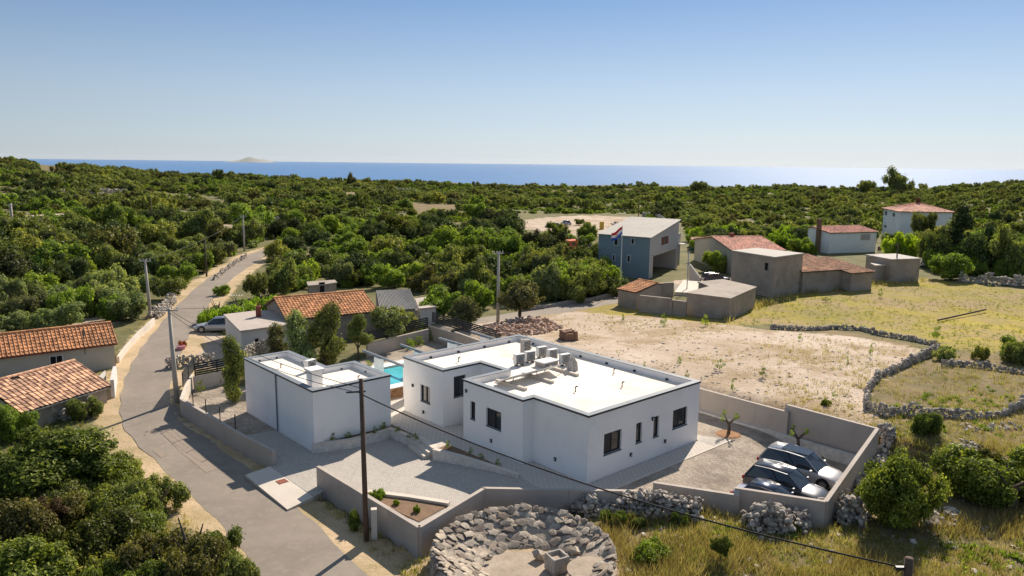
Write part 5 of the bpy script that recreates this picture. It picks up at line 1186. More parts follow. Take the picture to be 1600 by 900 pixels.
#@@PART4
# ================================================================== CARS
def build_car(label, loc, heading, paint, kind='suv', L=4.6, W=1.84, H=1.62, roof_mat=None, hood_mat=None, detail=True, cat='car', name='parked_car'):
    """local: nose towards +x"""
    r_ = thing(name, label, cat, loc, heading); hl, hw = L / 2, W / 2; sh = .58 * H; gc = .22
    long_roof = kind in ('suv', 'estate')
    st = [(-hl, .86, gc + .18, sh * .80), (-hl + .10, .93, gc + .05, sh * 1.0), (-hl + .5, .985, gc, sh * 1.02), (-hl + 1.1, 1.0, gc, sh * 1.03), (0, 1.0, gc - .02, sh * 1.01), (hl - 1.5, 1.0, gc, sh * .98), (hl - 1.1, .99, gc, sh * .94), (hl - .55, .95, gc, sh * .87), (hl - .18, .86, gc + .03, sh * .74), (hl, .70, gc + .12, sh * .58)]
    mb = MB(); n = 0; ring = []
    for x, wf, b, s_ in st:
        w = hw * wf; ring.append([(x, -w * .90, b), (x, -w * .985, b + .14), (x, -w, s_ * .66), (x, -w * .95, s_ * .93), (x, -w * .82, s_), (x, -w * .4, s_ + .035), (x, w * .4, s_ + .035), (x, w * .82, s_), (x, w * .95, s_ * .93), (x, w, s_ * .66), (x, w * .985, b + .14), (x, w * .90, b)])
    vs = [p for q in ring for p in q]; K = 12
    fs = [(i * K + j, i * K + (j + 1) % K, (i + 1) * K + (j + 1) % K, (i + 1) * K + j) for i in range(len(st) - 1) for j in range(K)]
    fs += [tuple(range(K))[::-1], tuple(range((len(st) - 1) * K, len(st) * K))]
    mb.add(vs, fs); body = mb.build('body', M[paint], r_, smooth=True, local=True); recalc(body)
    wx = (-hl + .82, hl - .86); wr = .34
    cb = MB()
    for x in wx:
        for s_ in (-1, 1): cb.tube([(x, s_ * hw * 1.2, wr), (x, s_ * hw * .72, wr)], wr + .06, 20)
    # carve the wheel arches (cutter in the car's own space)
    me = bpy.data.meshes.new('c'); me.from_pydata(cb.v, [], cb.f); me.update(); c = bpy.data.objects.new('c', me); COL.objects.link(c); c.parent = r_; recalc(c)
    b_ = body.modifiers.new('b', 'BOOLEAN'); b_.object = c; b_.solver = 'EXACT'; dg = bpy.context.evaluated_depsgraph_get(); dg.update()
    nm = bpy.data.meshes.new_from_object(body.evaluated_get(dg), depsgraph=dg); body.modifiers.clear(); body.data = nm; bpy.data.objects.remove(c)
    es = body.modifiers.new('e', 'EDGE_SPLIT'); es.split_angle = R(38)
    MB().box((0, 0, gc + .12), (L * .86, W * .70, .16)).build('underbody', M['tyre'], r_, local=True)
    # cabin
    xa, xb = hl - 1.18, hl - 2.02                   # windscreen base, top
    xd, xc = (-hl + .12, -hl + .55) if long_roof else (-hl + .35, -hl + .95)
    zb_, zt_ = sh * .985, H; wb, wt = hw * .90, hw * .70
    B = [(xa, -wb * .90, zb_ - .03), (xa, wb * .90, zb_ - .03), (xd, wb * .92, zb_), (xd, -wb * .92, zb_)]
    xm = (xb + xc) / 2
    T1 = [(xb, -wt * .92, zt_ - .09), (xb, wt * .92, zt_ - .09), (xc, wt * .94, zt_ - .07), (xc, -wt * .94, zt_ - .07)]
    mb = MB(); vs = B + T1 + [(xm, -wt, zt_ - .02), (xm, wt, zt_ - .02), (xm, 0, zt_ + .02), (xb, 0, zt_ - .04), (xc, 0, zt_ - .03), (-.1, -wb, zb_), (-.1, wb, zb_)]
    fs = [(0, 1, 5, 11 - 0, 4) if False else (0, 1, 5, 11, 4), (2, 3, 7, 12, 6), (0, 4, 8, 7, 3, 13), (1, 14, 2, 6, 9, 5), (4, 11, 10, 8), (11, 5, 9, 10), (8, 10, 12, 7), (10, 9, 6, 12), (0, 13, 3, 2, 14, 1)]
    mb.add(vs, fs); cab = mb.build('cabin', M['glass'], r_, local=True); recalc(cab)
    # roof skin and pillars in body colour over the dark glasshouse
    rt = [Vector(v) + Vector((0, 0, .014)) for v in vs]; mb = MB()
    def ex(p, kx, ky): return (p[0] + kx, p[1] * ky, p[2])
    mb.add([ex(rt[4], .03, 1.02), ex(rt[11], .03, 1), ex(rt[5], .03, 1.02), ex(rt[9], 0, 1.03), ex(rt[6], -.06, 1.02), ex(rt[12], -.08, 1), ex(rt[7], -.06, 1.02), ex(rt[8], 0, 1.03), rt[10]], [(0, 1, 8, 7), (1, 2, 3, 8), (7, 8, 5, 6), (8, 3, 4, 5)])
    rf = mb.build('roof', M[roof_mat or paint], r_, smooth=True, local=True); so = rf.modifiers.new('s', 'SOLIDIFY'); so.thickness = .03; recalc(rf)
    if kind == 'suv_glass' or roof_mat == 'glass': pass
    for s_ in (-1, 1):
        q = lambda a, b2, t_: Vector(a).lerp(Vector(b2), t_)
        i0, i1 = (0, 4) if s_ < 0 else (1, 5); j0, j1 = (3, 7) if s_ < 0 else (2, 6); m0, m1 = (13, 8) if s_ < 0 else (14, 9)
        out = Vector((0, s_ * .012, .0))
        MB().tube([Vector(vs[i0]) + out, Vector(vs[i1]) + out], .035, 5).build('front_pillar', M[paint], r_, local=True)
        MB().tube([Vector(vs[m0]) + out, Vector(vs[m1]) + out], .022, 5).build('door_pillar', M['dark'], r_, local=True)
        MB().tube([Vector(vs[j0]) + out, Vector(vs[j1]) + out], .06, 5).build('rear_pillar', M[paint], r_, local=True)
        MB().tube([Vector(vs[i1]) + out, Vector(vs[m1]) + out + Vector((0, 0, .01)), Vector(vs[j1]) + out], .028, 5).build('roof_rail', M['metal'] if long_roof else M['dark'], r_, local=True)
        k = MB(); k.box((xa - .32, s_ * (hw + .09), zb_ + .06), (.14, .2, .13)); k.build('wing_mirror', M[paint], r_, local=True, bevel=.03)
        MB().box((hl - .20, s_ * hw * .66, sh * .66), (.22, .34, .12), s_ * -.45).build('headlight', M['lamp_clear'], r_, local=True, bevel=.03)
        MB().box((-hl + .05, s_ * hw * .74, sh * .84), (.12, .3, .2), s_ * .3).build('tail_light', M['lamp_red'], r_, local=True, bevel=.03)
        for xx in (.55, -.45): MB().box((xx, s_ * hw * .992, sh * .80), (.17, .03, .025)).build('door_handle', M['metal'], r_, local=True)
    for x in wx:
        for s_ in (-1, 1):
            y = s_ * (hw - .13); w_ = MB().tube([(x, y - .11, wr), (x, y + .11, wr)], wr, 20).build('wheel', M['tyre'], r_, local=True)
            o = MB().tube([(x, y + s_ * .10, wr), (x, y + s_ * .118, wr)], wr * .62, 12).build('rim', M['rim'], w_, local=True)
            for kk in range(5): pass
    MB().box((hl + .0, 0, sh * .50), (.05, .8, .2)).build('grille', M['grille'], r_, local=True); MB().box((-hl - .01, 0, sh * .72), (.03, .5, .12)).build('number_plate', M['plastic'], r_, local=True)
    MB().box((-hl + .1, 0, zb_ + .02), (.06, W * .5, .05)).build('rear_wiper', M['dark'], r_, local=True)
    return r_
HD = TH - PI / 2                                  # facing -v
p = L2W(11.1, -6.75, -.58); car = build_car('silver-grey SUV with a dark glass roof, farthest of the three cars in the yard', p, HD + .10, 'car_silver', 'suv', 4.75, 1.9, 1.66)
o = MB().add([(-.95, -.52, 0), (.62, -.50, -.05), (.62, .50, -.05), (-.95, .52, 0)], [(0, 1, 2, 3)]).build('glass_roof', M['glass'], car, local=True); o.location = (-.15, 0, 1.715)
so = o.modifiers.new('s', 'SOLIDIFY'); so.thickness = .03; so.offset = 1
build_car('dark SUV with a grey roof, middle one of the three cars in the yard', L2W(8.1, -7.45, -.58), HD + .12, 'car_dark', 'suv', 4.45, 1.84, 1.64)
build_car('low dark blue car half hidden behind the stepped wall, nearest of the three', L2W(5.85, -7.95, -.58), HD + .16, 'car_blue', 'hatch', 4.2, 1.75, 1.45)
p = G(341, 517); build_car('silver estate car parked beside the vegetable plot and flat-roofed house', p, PI + .15, 'car_silver', 'estate', 4.6, 1.8, 1.48)
build_car('dark blue car parked in the far dirt yard', G(864, 356), 2.9, 'car_blue', 'hatch', 4.3, 1.8, 1.45); build_car('grey car in the far dirt yard right of the dark blue car', G(884, 352), 1.9, 'car_silver', 'hatch', 4.3, 1.8, 1.45)
build_car('blue-grey car parked by the barn behind the staircase wall', G(1118, 441), .3, 'car_blue', 'estate', 4.3, 1.8, 1.45)
build_car('white car parked behind the right end of the sheds', G(1448, 416), 1.0, 'car_white', 'hatch', 4.2, 1.8, 1.45)
# orange truck
p = G(912, 397); tr = thing('orange_truck', 'orange lorry with a low black tipper bed beside the grey two-storey house', 'truck', p, PI + .35)
mb = MB(); mb.prism([(1.6, -1.15), (3.6, -1.15), (3.6, 1.15), (1.6, 1.15)], .7, [2.9, 2.75, 2.75, 2.9]); mb.build('cab', M['orange'], tr, local=True, bevel=.08)
MB().box((3.61, 0, 2.15), (.05, 1.9, .7)).build('windscreen', M['glass'], tr, local=True)
for s_ in (-1, 1): MB().box((2.8, s_ * 1.16, 2.15), (.9, .04, .6)).build('side_window', M['glass'], tr, local=True); MB().box((3.62, s_ * .85, 1.1), (.05, .3, .2)).build('headlight', M['lamp_clear'], tr, local=True)
MB().box((-.9, 0, .95), (5.4, .9, .25)).build('chassis', M['dark'], tr, local=True)
mb = MB(); mb.box((-1.2, 0, 1.15), (4.8, 2.3, .1)); mb.box((-1.2, 1.13, 1.45), (4.8, .06, .5)); mb.box((-1.2, -1.13, 1.45), (4.8, .06, .5)); mb.box((1.18, 0, 1.6), (.06, 2.3, .8)); mb.build('tipper_bed', M['dark'], tr, local=True)
for x in (2.7, -1.6, -2.8):
    for s_ in (-1, 1): w_ = MB().tube([(x, s_ * .75, .5), (x, s_ * 1.1, .5)], .5, 16).build('wheel', M['tyre'], tr, local=True); MB().tube([(x, s_ * 1.1, .5), (x, s_ * 1.13, .5)], .26, 10).build('rim', M['rim'], w_, local=True)
for (x, y), lb in [((877, 363), 'leftmost yellow gate post of the far dirt yard'), ((919, 358), 'middle yellow gate post of the far dirt yard'), ((940, 358), 'rightmost yellow gate post of the far dirt yard')]:
    g_ = G(x, y); tag(MB().box(g_ + Vector((0, 0, .9)), (.9, .9, 2.2), .3).build('gate_post', M['yellow']), lb, 'gate post')
# antenna by the vegetable plot, laundry-like pink chair and flower pot
b_, h_ = pole_h(370, 485, 461); r_ = thing('tv_aerial', 'thin television aerial on a mast beside the flat-roofed house', 'aerial', b_)
MB().tube([(0, 0, 0), (0, 0, h_)], .03, 6).build('mast', M['metal'], r_, local=True); mb = MB(); mb.tube([(-.9, 0, h_), (.9, .1, h_ + .05)], .02, 5)
for k in range(6): mb.tube([(-.8 + .3 * k, -.3, h_), (-.8 + .3 * k, .3, h_)], .012, 4)
mb.build('dipole', M['metal'], r_, local=True)
c = G(283, 546); tag(MB().tube([c, c + Vector((0, 0, .35))], [.34, .4], 12).build('pink_tub', mat('pink_plastic', (.50, .22, .27), .5, .1, 3, 10, 0)), 'round pink tub on the ground by the walled yard beside the road', 'tub')

# ================================================================== VEGETATION
def crown_mesh(name, seed, nleaf, leaf, m, form='round', nclump=26, core=True, rs=1.0):
    """crown of radius about 1 standing on z = 0; many small leaves on overlapping clumps of twigs"""
    rg = np.random.RandomState(seed); C_, Rr = [], []
    nl = 7; lob = [(rg.uniform(-.5, .5), rg.uniform(-.5, .5), rg.uniform(.55, 1.1)) for _ in range(nl)]
    for i in range(nclump):
        lb = lob[i % nl]; d = rg.normal(size=3); d /= np.linalg.norm(d); k = rg.uniform(.3, 1.12) ** .6
        if form == 'round': c = d * k * np.array([.46, .46, .40]) + [lb[0], lb[1], .68 * lb[2]]; r_ = rg.uniform(.12, .34)
        elif form == 'shrub': c = d * k * np.array([.46, .46, .30]) + [lb[0] * 1.15, lb[1] * 1.15, .38 * lb[2]]; r_ = rg.uniform(.11, .32)
        elif form == 'tall': c = d * k * np.array([.34, .34, .34]) + [lb[0] * .85, lb[1] * .85, .35 + 1.55 * ((i % nl) + .5) / nl]; r_ = rg.uniform(.10, .30)
        elif form == 'cone':
            z = rg.uniform(.1, 2.6); w = .85 * (1 - z / 2.8); a = rg.uniform(0, 6.3); c = np.array([w * math.cos(a) * rg.uniform(.3, 1), w * math.sin(a) * rg.uniform(.3, 1), z]); r_ = rg.uniform(.14, .26) * (1.2 - z / 3.5)
        elif form == 'spray': c = d * k * np.array([.8, .8, .6]) + [0, 0, .6]; r_ = rg.uniform(.12, .26)
        else: c = d * k * np.array([1.0, 1.0, .10]) + [0, 0, .12]; r_ = rg.uniform(.12, .26)
        r_ *= rs; c[2] = max(c[2], r_ * .6); C_.append(c); Rr.append(r_)
    C_, Rr = np.array(C_), np.array(Rr); ct = rg.uniform(-.24, .24, nclump)
    w = Rr ** 2; idx = rg.choice(nclump, nleaf * 3, p=w / w.sum()); d = rg.normal(size=(len(idx), 3)); d /= np.linalg.norm(d, axis=1)[:, None]
    rad_ = rg.uniform(.72, 1.14, len(idx)); sh_ = rg.uniform(0, 1, len(idx)) < .14; rad_ = np.where(sh_, rad_ * rg.uniform(1.1, 1.55, len(idx)), rad_)
    pos = C_[idx] + d * (Rr[idx] * rad_)[:, None]
    dist = np.linalg.norm(pos[:, None, :] - C_[None], axis=2) / Rr[None]; dist[np.arange(len(idx)), idx] = 9
    ok = (dist.min(1) > .80) & (pos[:, 2] > .01); pos, d, idx = pos[ok][:nleaf], d[ok][:nleaf], idx[ok][:nleaf]; n = len(pos)
    nr = d + rg.normal(size=(n, 3)) * .55 + [0, 0, .25]; nr /= np.linalg.norm(nr, axis=1)[:, None]
    a = np.cross(nr, rg.normal(size=(n, 3))); a /= np.linalg.norm(a, axis=1)[:, None]; b = np.cross(nr, a)
    sz = (leaf * rg.uniform(.6, 1.4, n))[:, None]; asp = .55
    V = np.stack([pos - a * sz, pos - b * sz * asp + nr * sz * .15, pos + a * sz, pos + b * sz * asp + nr * sz * .15], 1).reshape(-1, 3)
    T = np.repeat(np.clip(.48 + ct[idx] + rg.uniform(-.38, .38, n), 0, 1), 4); F_ = np.arange(n * 4).reshape(-1, 4)
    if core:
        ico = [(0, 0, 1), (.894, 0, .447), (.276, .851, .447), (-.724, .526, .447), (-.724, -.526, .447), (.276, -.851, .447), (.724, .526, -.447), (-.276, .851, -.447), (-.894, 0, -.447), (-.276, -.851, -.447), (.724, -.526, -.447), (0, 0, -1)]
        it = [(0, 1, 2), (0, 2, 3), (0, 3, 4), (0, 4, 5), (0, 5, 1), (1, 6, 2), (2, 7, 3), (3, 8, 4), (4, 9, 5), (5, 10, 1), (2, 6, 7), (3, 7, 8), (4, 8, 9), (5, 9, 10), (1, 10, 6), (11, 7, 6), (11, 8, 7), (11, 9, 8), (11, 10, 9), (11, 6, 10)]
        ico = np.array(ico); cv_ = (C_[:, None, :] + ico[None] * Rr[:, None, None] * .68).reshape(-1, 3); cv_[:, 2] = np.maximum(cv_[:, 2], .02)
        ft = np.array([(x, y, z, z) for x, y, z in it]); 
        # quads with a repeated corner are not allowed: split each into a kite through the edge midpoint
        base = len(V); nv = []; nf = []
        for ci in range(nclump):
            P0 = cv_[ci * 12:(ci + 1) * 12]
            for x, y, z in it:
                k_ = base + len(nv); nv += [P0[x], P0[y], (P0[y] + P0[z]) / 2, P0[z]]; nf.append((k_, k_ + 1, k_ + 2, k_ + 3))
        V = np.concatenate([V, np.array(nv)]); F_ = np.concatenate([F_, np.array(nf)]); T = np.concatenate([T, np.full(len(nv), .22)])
    return np_mesh(name, V, F_, m, T)
def trunk_mesh(name, seed, h=.8, r_=.07, limbs=4, spread=.45):
    rg = random.Random(seed); mb = MB(); b0 = [(0, 0, -.15)]
    p = Vector((0, 0, 0)); pts = [Vector((0, 0, -.15)), Vector((rg.uniform(-.03, .03), rg.uniform(-.03, .03), h * .3)), Vector((rg.uniform(-.06, .06), rg.uniform(-.06, .06), h * .62))]
    mb.tube(pts, [r_ * 1.25, r_, r_ * .8], 6)
    for i in range(limbs):
        a = 2 * PI * i / limbs + rg.uniform(-.4, .4); s_ = spread * rg.uniform(.6, 1); q = pts[1].lerp(pts[2], rg.uniform(.4, 1))
        mb.tube([q, q + Vector((math.cos(a) * s_ * .5, math.sin(a) * s_ * .5, h * .25)), q + Vector((math.cos(a) * s_, math.sin(a) * s_, h * .65))], [r_ * .6, r_ * .42, r_ * .15], 5)
    me = bpy.data.meshes.new(name); me.from_pydata(mb.v, [], mb.f); me.materials.append(M['bark']); me.update(); return me
M['leaf_bush'] = leaf_mat('glossy_bush_leaves', (.048, .065, .014), (.118, .145, .030), (.34, .36, .085), .40)
# libraries: far, middle and near detail
LO = {}; MI = {}; HI = {}
for k, (m_, fm) in {'oak': ('leaf_oak', 'round'), 'green': ('leaf_green', 'round'), 'olive': ('leaf_olive', 'round'), 'scrub': ('leaf_green', 'shrub'), 'darkscrub': ('leaf_oak', 'shrub'), 'bright': ('leaf_bright', 'shrub'), 'dark': ('leaf_dark', 'round')}.items():
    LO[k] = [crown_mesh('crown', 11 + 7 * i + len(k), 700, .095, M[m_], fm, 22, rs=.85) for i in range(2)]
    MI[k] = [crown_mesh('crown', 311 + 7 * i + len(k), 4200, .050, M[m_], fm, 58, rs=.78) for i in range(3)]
MI['tall'] = [crown_mesh('crown', 5, 6500, .045, M['leaf_oak'], 'tall', 64), crown_mesh('crown', 6, 6500, .045, M['leaf_olive'], 'tall', 64)]
MI['tallgreen'] = [crown_mesh('crown', 7, 5200, .045, M['leaf_green'], 'tall', 26)]
MI['cone'] = [crown_mesh('crown', 8, 5200, .05, M['leaf_dark'], 'cone', 60)]
MI['vine'] = [crown_mesh('crown', 9, 2600, .06, M['leaf_bright'], 'flat', 30)]
MI['spray'] = [crown_mesh('crown', 10, 900, .05, M['leaf_green'], 'spray', 14, core=False)]
for k, m_, fm in (('oak', 'leaf_bush', 'round'), ('green', 'leaf_green', 'round'), ('olive', 'leaf_oak', 'shrub'), ('grove', 'leaf_bush', 'shrub')):
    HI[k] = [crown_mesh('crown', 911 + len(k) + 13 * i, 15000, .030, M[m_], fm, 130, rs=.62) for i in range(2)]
HI['brown'] = [crown_mesh('crown', 950, 5000, .035, M['leaf_brown'], 'spray', 20, core=False)]
TR = [trunk_mesh('trunk', i) for i in range(4)]; TRL = [trunk_mesh('trunk', 20 + i, 1.0, .035, 3, .25) for i in range(2)]
rgt = random.Random(99)
def tree(label, x, y, gz, rad, hs, lib, kind, name='tree', cat='tree', group=None, lift=.15, rot=None, var=None, slim=False):
    """rad = crown radius in metres, hs = vertical stretch, lift = bare trunk below the crown (in radii)"""
    t_ = thing(name, label, cat, (x, y, gz), rgt.uniform(0, 6.28) if rot is None else rot, group)
    me = lib[kind][rgt.randrange(len(lib[kind])) if var is None else var % len(lib[kind])]
    c = new_obj('crown', me, t_); c.location = (0, 0, lift * rad); c.scale = (rad, rad * rgt.uniform(.85, 1.1), rad * hs)
    tk = new_obj('trunk', (TRL if slim else TR)[rgt.randrange(2 if slim else 4)], t_); hh = (lift + .75 * hs) * rad; tk.scale = (rad, rad, hh); return t_
def px_tree(label, px, py, wpx, top, lib, kind, name='tree', cat='tree', lift=.05, z=None, **k):
    """base at pixel, crown wpx wide, reaching up to pixel row top"""
    g_ = G(px, py) if z is None else P(px, py, z); d = project(g_)[2]; rad = wpx / 2 * d / F_PX; lo, hi = 0, 30
    for _ in range(30):
        m_ = (lo + hi) / 2
        if project((g_.x, g_.y, g_.z + m_))[1] > top: lo = m_
        else: hi = m_
    full = {'tall': 2.25, 'tallgreen': 2.25, 'cone': 2.75, 'scrub': 1.0, 'darkscrub': 1.0, 'bright': 1.0, 'grove': 1.0, 'vine': .35, 'spray': 1.35}.get(kind, 1.0 if (lib is HI and kind == 'olive') else 1.4)
    hs = max(.25, (lo / rad - lift) / full); return tree(label, g_.x, g_.y, g_.z, rad, hs, lib, kind, name, cat, lift=lift, **k)
# --- garden and village trees, left to right
for lb, px, py, w, top, kind, o in [
    ('tall dark evergreen shrub rising left of the annex beside the gravel', 369, 625, 62, 528, 'tall', dict(z=-.5, var=0)),
    ('leftmost pale shrub of the row between flat-roofed house and annex', 437, 583, 66, 508, 'tall', dict(var=1)),
    ('round green-grey shrub second in the row behind the annex', 472, 590, 76, 488, 'tall', dict(var=1)),
    ('tall twisted evergreen in front of the long orange roof, behind the annex', 512, 585, 82, 478, 'tall', dict(var=0)),
    ('slim columnar evergreen standing alone between annex and garden wall', 560, 562, 50, 492, 'tall', dict(lift=.9, var=0)),
    ('broad olive-like tree under the corrugated roof', 605, 545, 72, 474, 'olive', dict(lift=.7)),
    ('tree with dense crown just right of the olive in the back garden', 633, 532, 36, 476, 'oak', dict(lift=.5)),
    ('small tree ringed with orange rubble in the back garden', 667, 548, 30, 502, 'olive', dict(lift=.8)),
    ('bushy bright green tree behind the whitewashed outhouse', 694, 500, 72, 443, 'green', {}),
    ('greyish tree at the near edge of the back lane', 726, 512, 60, 458, 'olive', {}),
    ('open-branched olive tree between rubble heap and concrete pole', 812, 503, 80, 432, 'olive', dict(lift=.5)),
    ('spreading tree just left of the concrete pole on the lane', 748, 480, 50, 430, 'green', {}),
    ('round green tree in front of the pink-roofed house', 1119, 425, 46, 387, 'green', {}),
    ('yellow-green tree in front of the hip-roofed house', 1408, 405, 56, 355, 'bright', {}),
    ('dark conifer with drooping branches at right of the hip-roofed house', 1497, 412, 104, 318, 'cone', {}), ('dense dark tree beneath the conifer at right', 1462, 416, 62, 348, 'dark', {}), ('dense dark tree right of the conifer', 1536, 424, 84, 342, 'dark', {}), ('dense dark tree at the far right edge behind the boulders', 1582, 430, 76, 350, 'oak', {}),
    ('bushy tree hiding the front wall of the hip-roofed house', 1440, 382, 42, 320, 'oak', {}),
    ('loose green shrub at the right end of the sheds', 1485, 437, 70, 390, 'green', {}),
    ('large dark tree standing above the skyline at right', 1406, 305, 54, 260, 'oak', dict(lift=.0)),
    ('dark tree left of the large skyline tree', 1352, 303, 28, 277, 'oak', dict(lift=.05)),
    ('small round tree on the skyline at centre right', 1090, 302, 30, 279, 'oak', dict(lift=.05)),
    ('pointed dark tree on the skyline left of centre', 343, 284, 20, 260, 'oak', dict(lift=.05)),
    ('dark tree on the skyline above the middle of the scrub', 551, 294, 24, 269, 'oak', dict(lift=.05)),
    ('green tree behind the dark blue parked cars in the far yard', 905, 352, 20, 340, 'oak', {}),
    ('bright vegetable-green tree left of the pink-roofed house chimney', 1085, 378, 40, 350, 'bright', {}),
    ('lime-green tree behind the tiled roof of the pink-roofed house', 1135, 375, 62, 345, 'bright', {}),
    ('green fruit tree behind the chimney of the white bungalow', 1250, 378, 56, 345, 'green', {}),
    ('bush at the left gable of the white bungalow', 1262, 397, 34, 376, 'bright', {})]:
    px_tree(lb, px, py, w, top, MI, kind, **o)
for lb, px, py, w, top, kind, o in [
    ('large dark green bush against the right corner of the car yard wall', 1398, 820, 158, 688, 'oak', dict(lift=.05)),
    ('wide dark green thicket at the right edge', 1580, 795, 200, 700, 'grove', dict(lift=.05)),
    ('green shrub in the grass left of the right-edge thicket', 1518, 728, 60, 690, 'grove', dict(lift=.05)),
    ('round isolated green shrub below the enclosure wall', 1450, 678, 58, 636, 'grove', dict(lift=.05)),
    ('big dark leafy tree in the left foreground beside the road', 85, 775, 225, 655, 'oak', {}),
    ('leafy shrub at the left edge below the holed shed', 12, 690, 84, 622, 'green', {}),
    ('grey-green olive bush in the left foreground near the road verge', 250, 805, 110, 742, 'olive', {}),
    ('olive tree with rounded top beside the verge in the lower left', 195, 820, 120, 735, 'olive', {}),
    ('pale olive crown in the lower left corner', 45, 870, 170, 755, 'olive', {}),
    ('olive crown at the bottom edge between the lower left trees', 150, 900, 150, 790, 'oak', {}),
    ('dark olive tree closest to the road at the bottom left', 300, 910, 170, 795, 'olive', {}),
    ('green bush at the bottom edge under the dark olive', 230, 940, 150, 838, 'grove', {}),
    ('bush in the bottom left corner', 20, 960, 190, 830, 'oak', {}),
    ('small olive shrub overhanging the verge at the bottom', 355, 925, 90, 858, 'olive', {}),
    ('shrub filling the gap above the olive crowns at left', 125, 800, 110, 735, 'grove', {}),
    ('dark bush under the left edge of the big leafy tree', 25, 780, 130, 700, 'grove', {}), ('dense bush between the big leafy tree and the lower olives', 190, 770, 100, 705, 'oak', {}), ('grey-green shrub low in the left foreground thicket', 90, 820, 130, 745, 'olive', {}), ('lowest bright shrub beside the verge at the bottom left', 330, 880, 110, 818, 'grove', {}), ('dark shrub in the middle of the lower left thicket', 210, 870, 130, 790, 'oak', {}), ('shrub in the lower left thicket below the pale crown', 90, 935, 150, 840, 'olive', {}),
    ('rounded bush against the front wall of the holed shed', 137, 655, 52, 614, 'olive', {}),
    ('young tree with a thin stem below the limestone wall', 1126, 880, 38, 835, 'green', dict(lift=.9, slim=True)),
    ('leafy climbing shrub over the limestone wall behind the ring', 960, 815, 44, 788, 'grove', {}),
    ('low bush at the foot of the limestone wall', 1000, 820, 36, 800, 'grove', {}),
    ('small dark bush beside the concrete stub of the timber pole', 556, 828, 26, 792, 'oak', {}), ('weedy shrub among the stones in front of the parked cars', 1240, 832, 26, 812, 'grove', {}), ('dark shrub growing out of the left limestone wall', 1060, 822, 30, 796, 'grove', {})]:
    px_tree(lb, px, py, w, top, HI, kind, name='bush' if 'ush' in lb.split()[1] + lb or 'shrub' in lb else 'tree', cat='bush' if ('bush' in lb or 'shrub' in lb or 'thicket' in lb) else 'tree', **o)
g_ = G(75, 860); tree('withered brown branches in the crown of the lower left trees', g_.x, g_.y, g_.z + 1.2, 1.1, .9, HI, 'brown', 'withered_branch', 'dead branch')
# olive grove and roadside trees at left, one by one
for i, (px, py, w, top, k) in enumerate([(85, 515, 78, 468, 'olive'), (25, 520, 70, 482, 'olive'), (205, 500, 66, 455, 'olive'), (140, 470, 60, 428, 'olive'), (60, 470, 70, 420, 'green'), (15, 480, 60, 430, 'green'), (180, 462, 60, 420, 'oak'), (262, 468, 54, 425, 'oak'), (225, 455, 50, 425, 'olive'),
                                         (290, 445, 40, 405, 'green'), (318, 425, 44, 388, 'green'), (345, 408, 46, 370, 'olive'), (110, 440, 60, 395, 'oak'), (190, 430, 70, 380, 'oak'), (250, 420, 50, 385, 'oak'), (402, 468, 44, 418, 'oak'), (440, 462, 60, 405, 'oak'), (470, 445, 50, 410, 'green'), (432, 440, 44, 400, 'oak'),
                                         (540, 448, 36, 425, 'bright'), (575, 445, 50, 410, 'green'), (610, 450, 56, 405, 'green'), (655, 455, 50, 415, 'oak'), (700, 450, 56, 398, 'oak'), (760, 465, 50, 415, 'oak'), (820, 470, 46, 425, 'green'), (860, 468, 56, 420, 'green'), (905, 462, 50, 412, 'green'), (940, 458, 54, 405, 'bright'), (955, 450, 40, 412, 'green'), (885, 445, 60, 395, 'oak'), (840, 440, 60, 378, 'oak'), (725, 430, 76, 372, 'oak'), (870, 425, 60, 378, 'oak')]):
    sp_ = {'olive': 'grey-green olive tree', 'green': 'fresh green leafy tree', 'oak': 'dark evergreen oak', 'bright': 'lime-green shrub'}[k]
    where = ('in the olive grove left of the road behind the cream house' if px < 215 and py > 460 else 'on the slope left of the road' if px < 370 else 'in the thicket right of the road behind the flat-roofed house' if px < 480 else 'behind the long tiled house and its outhouse' if px < 680 else 'in the thicket above the back lane')
    px_tree(sp_ + ' ' + where, px, py, w, top, MI, k, group='trees ' + where)
rgb_ = random.Random(31)
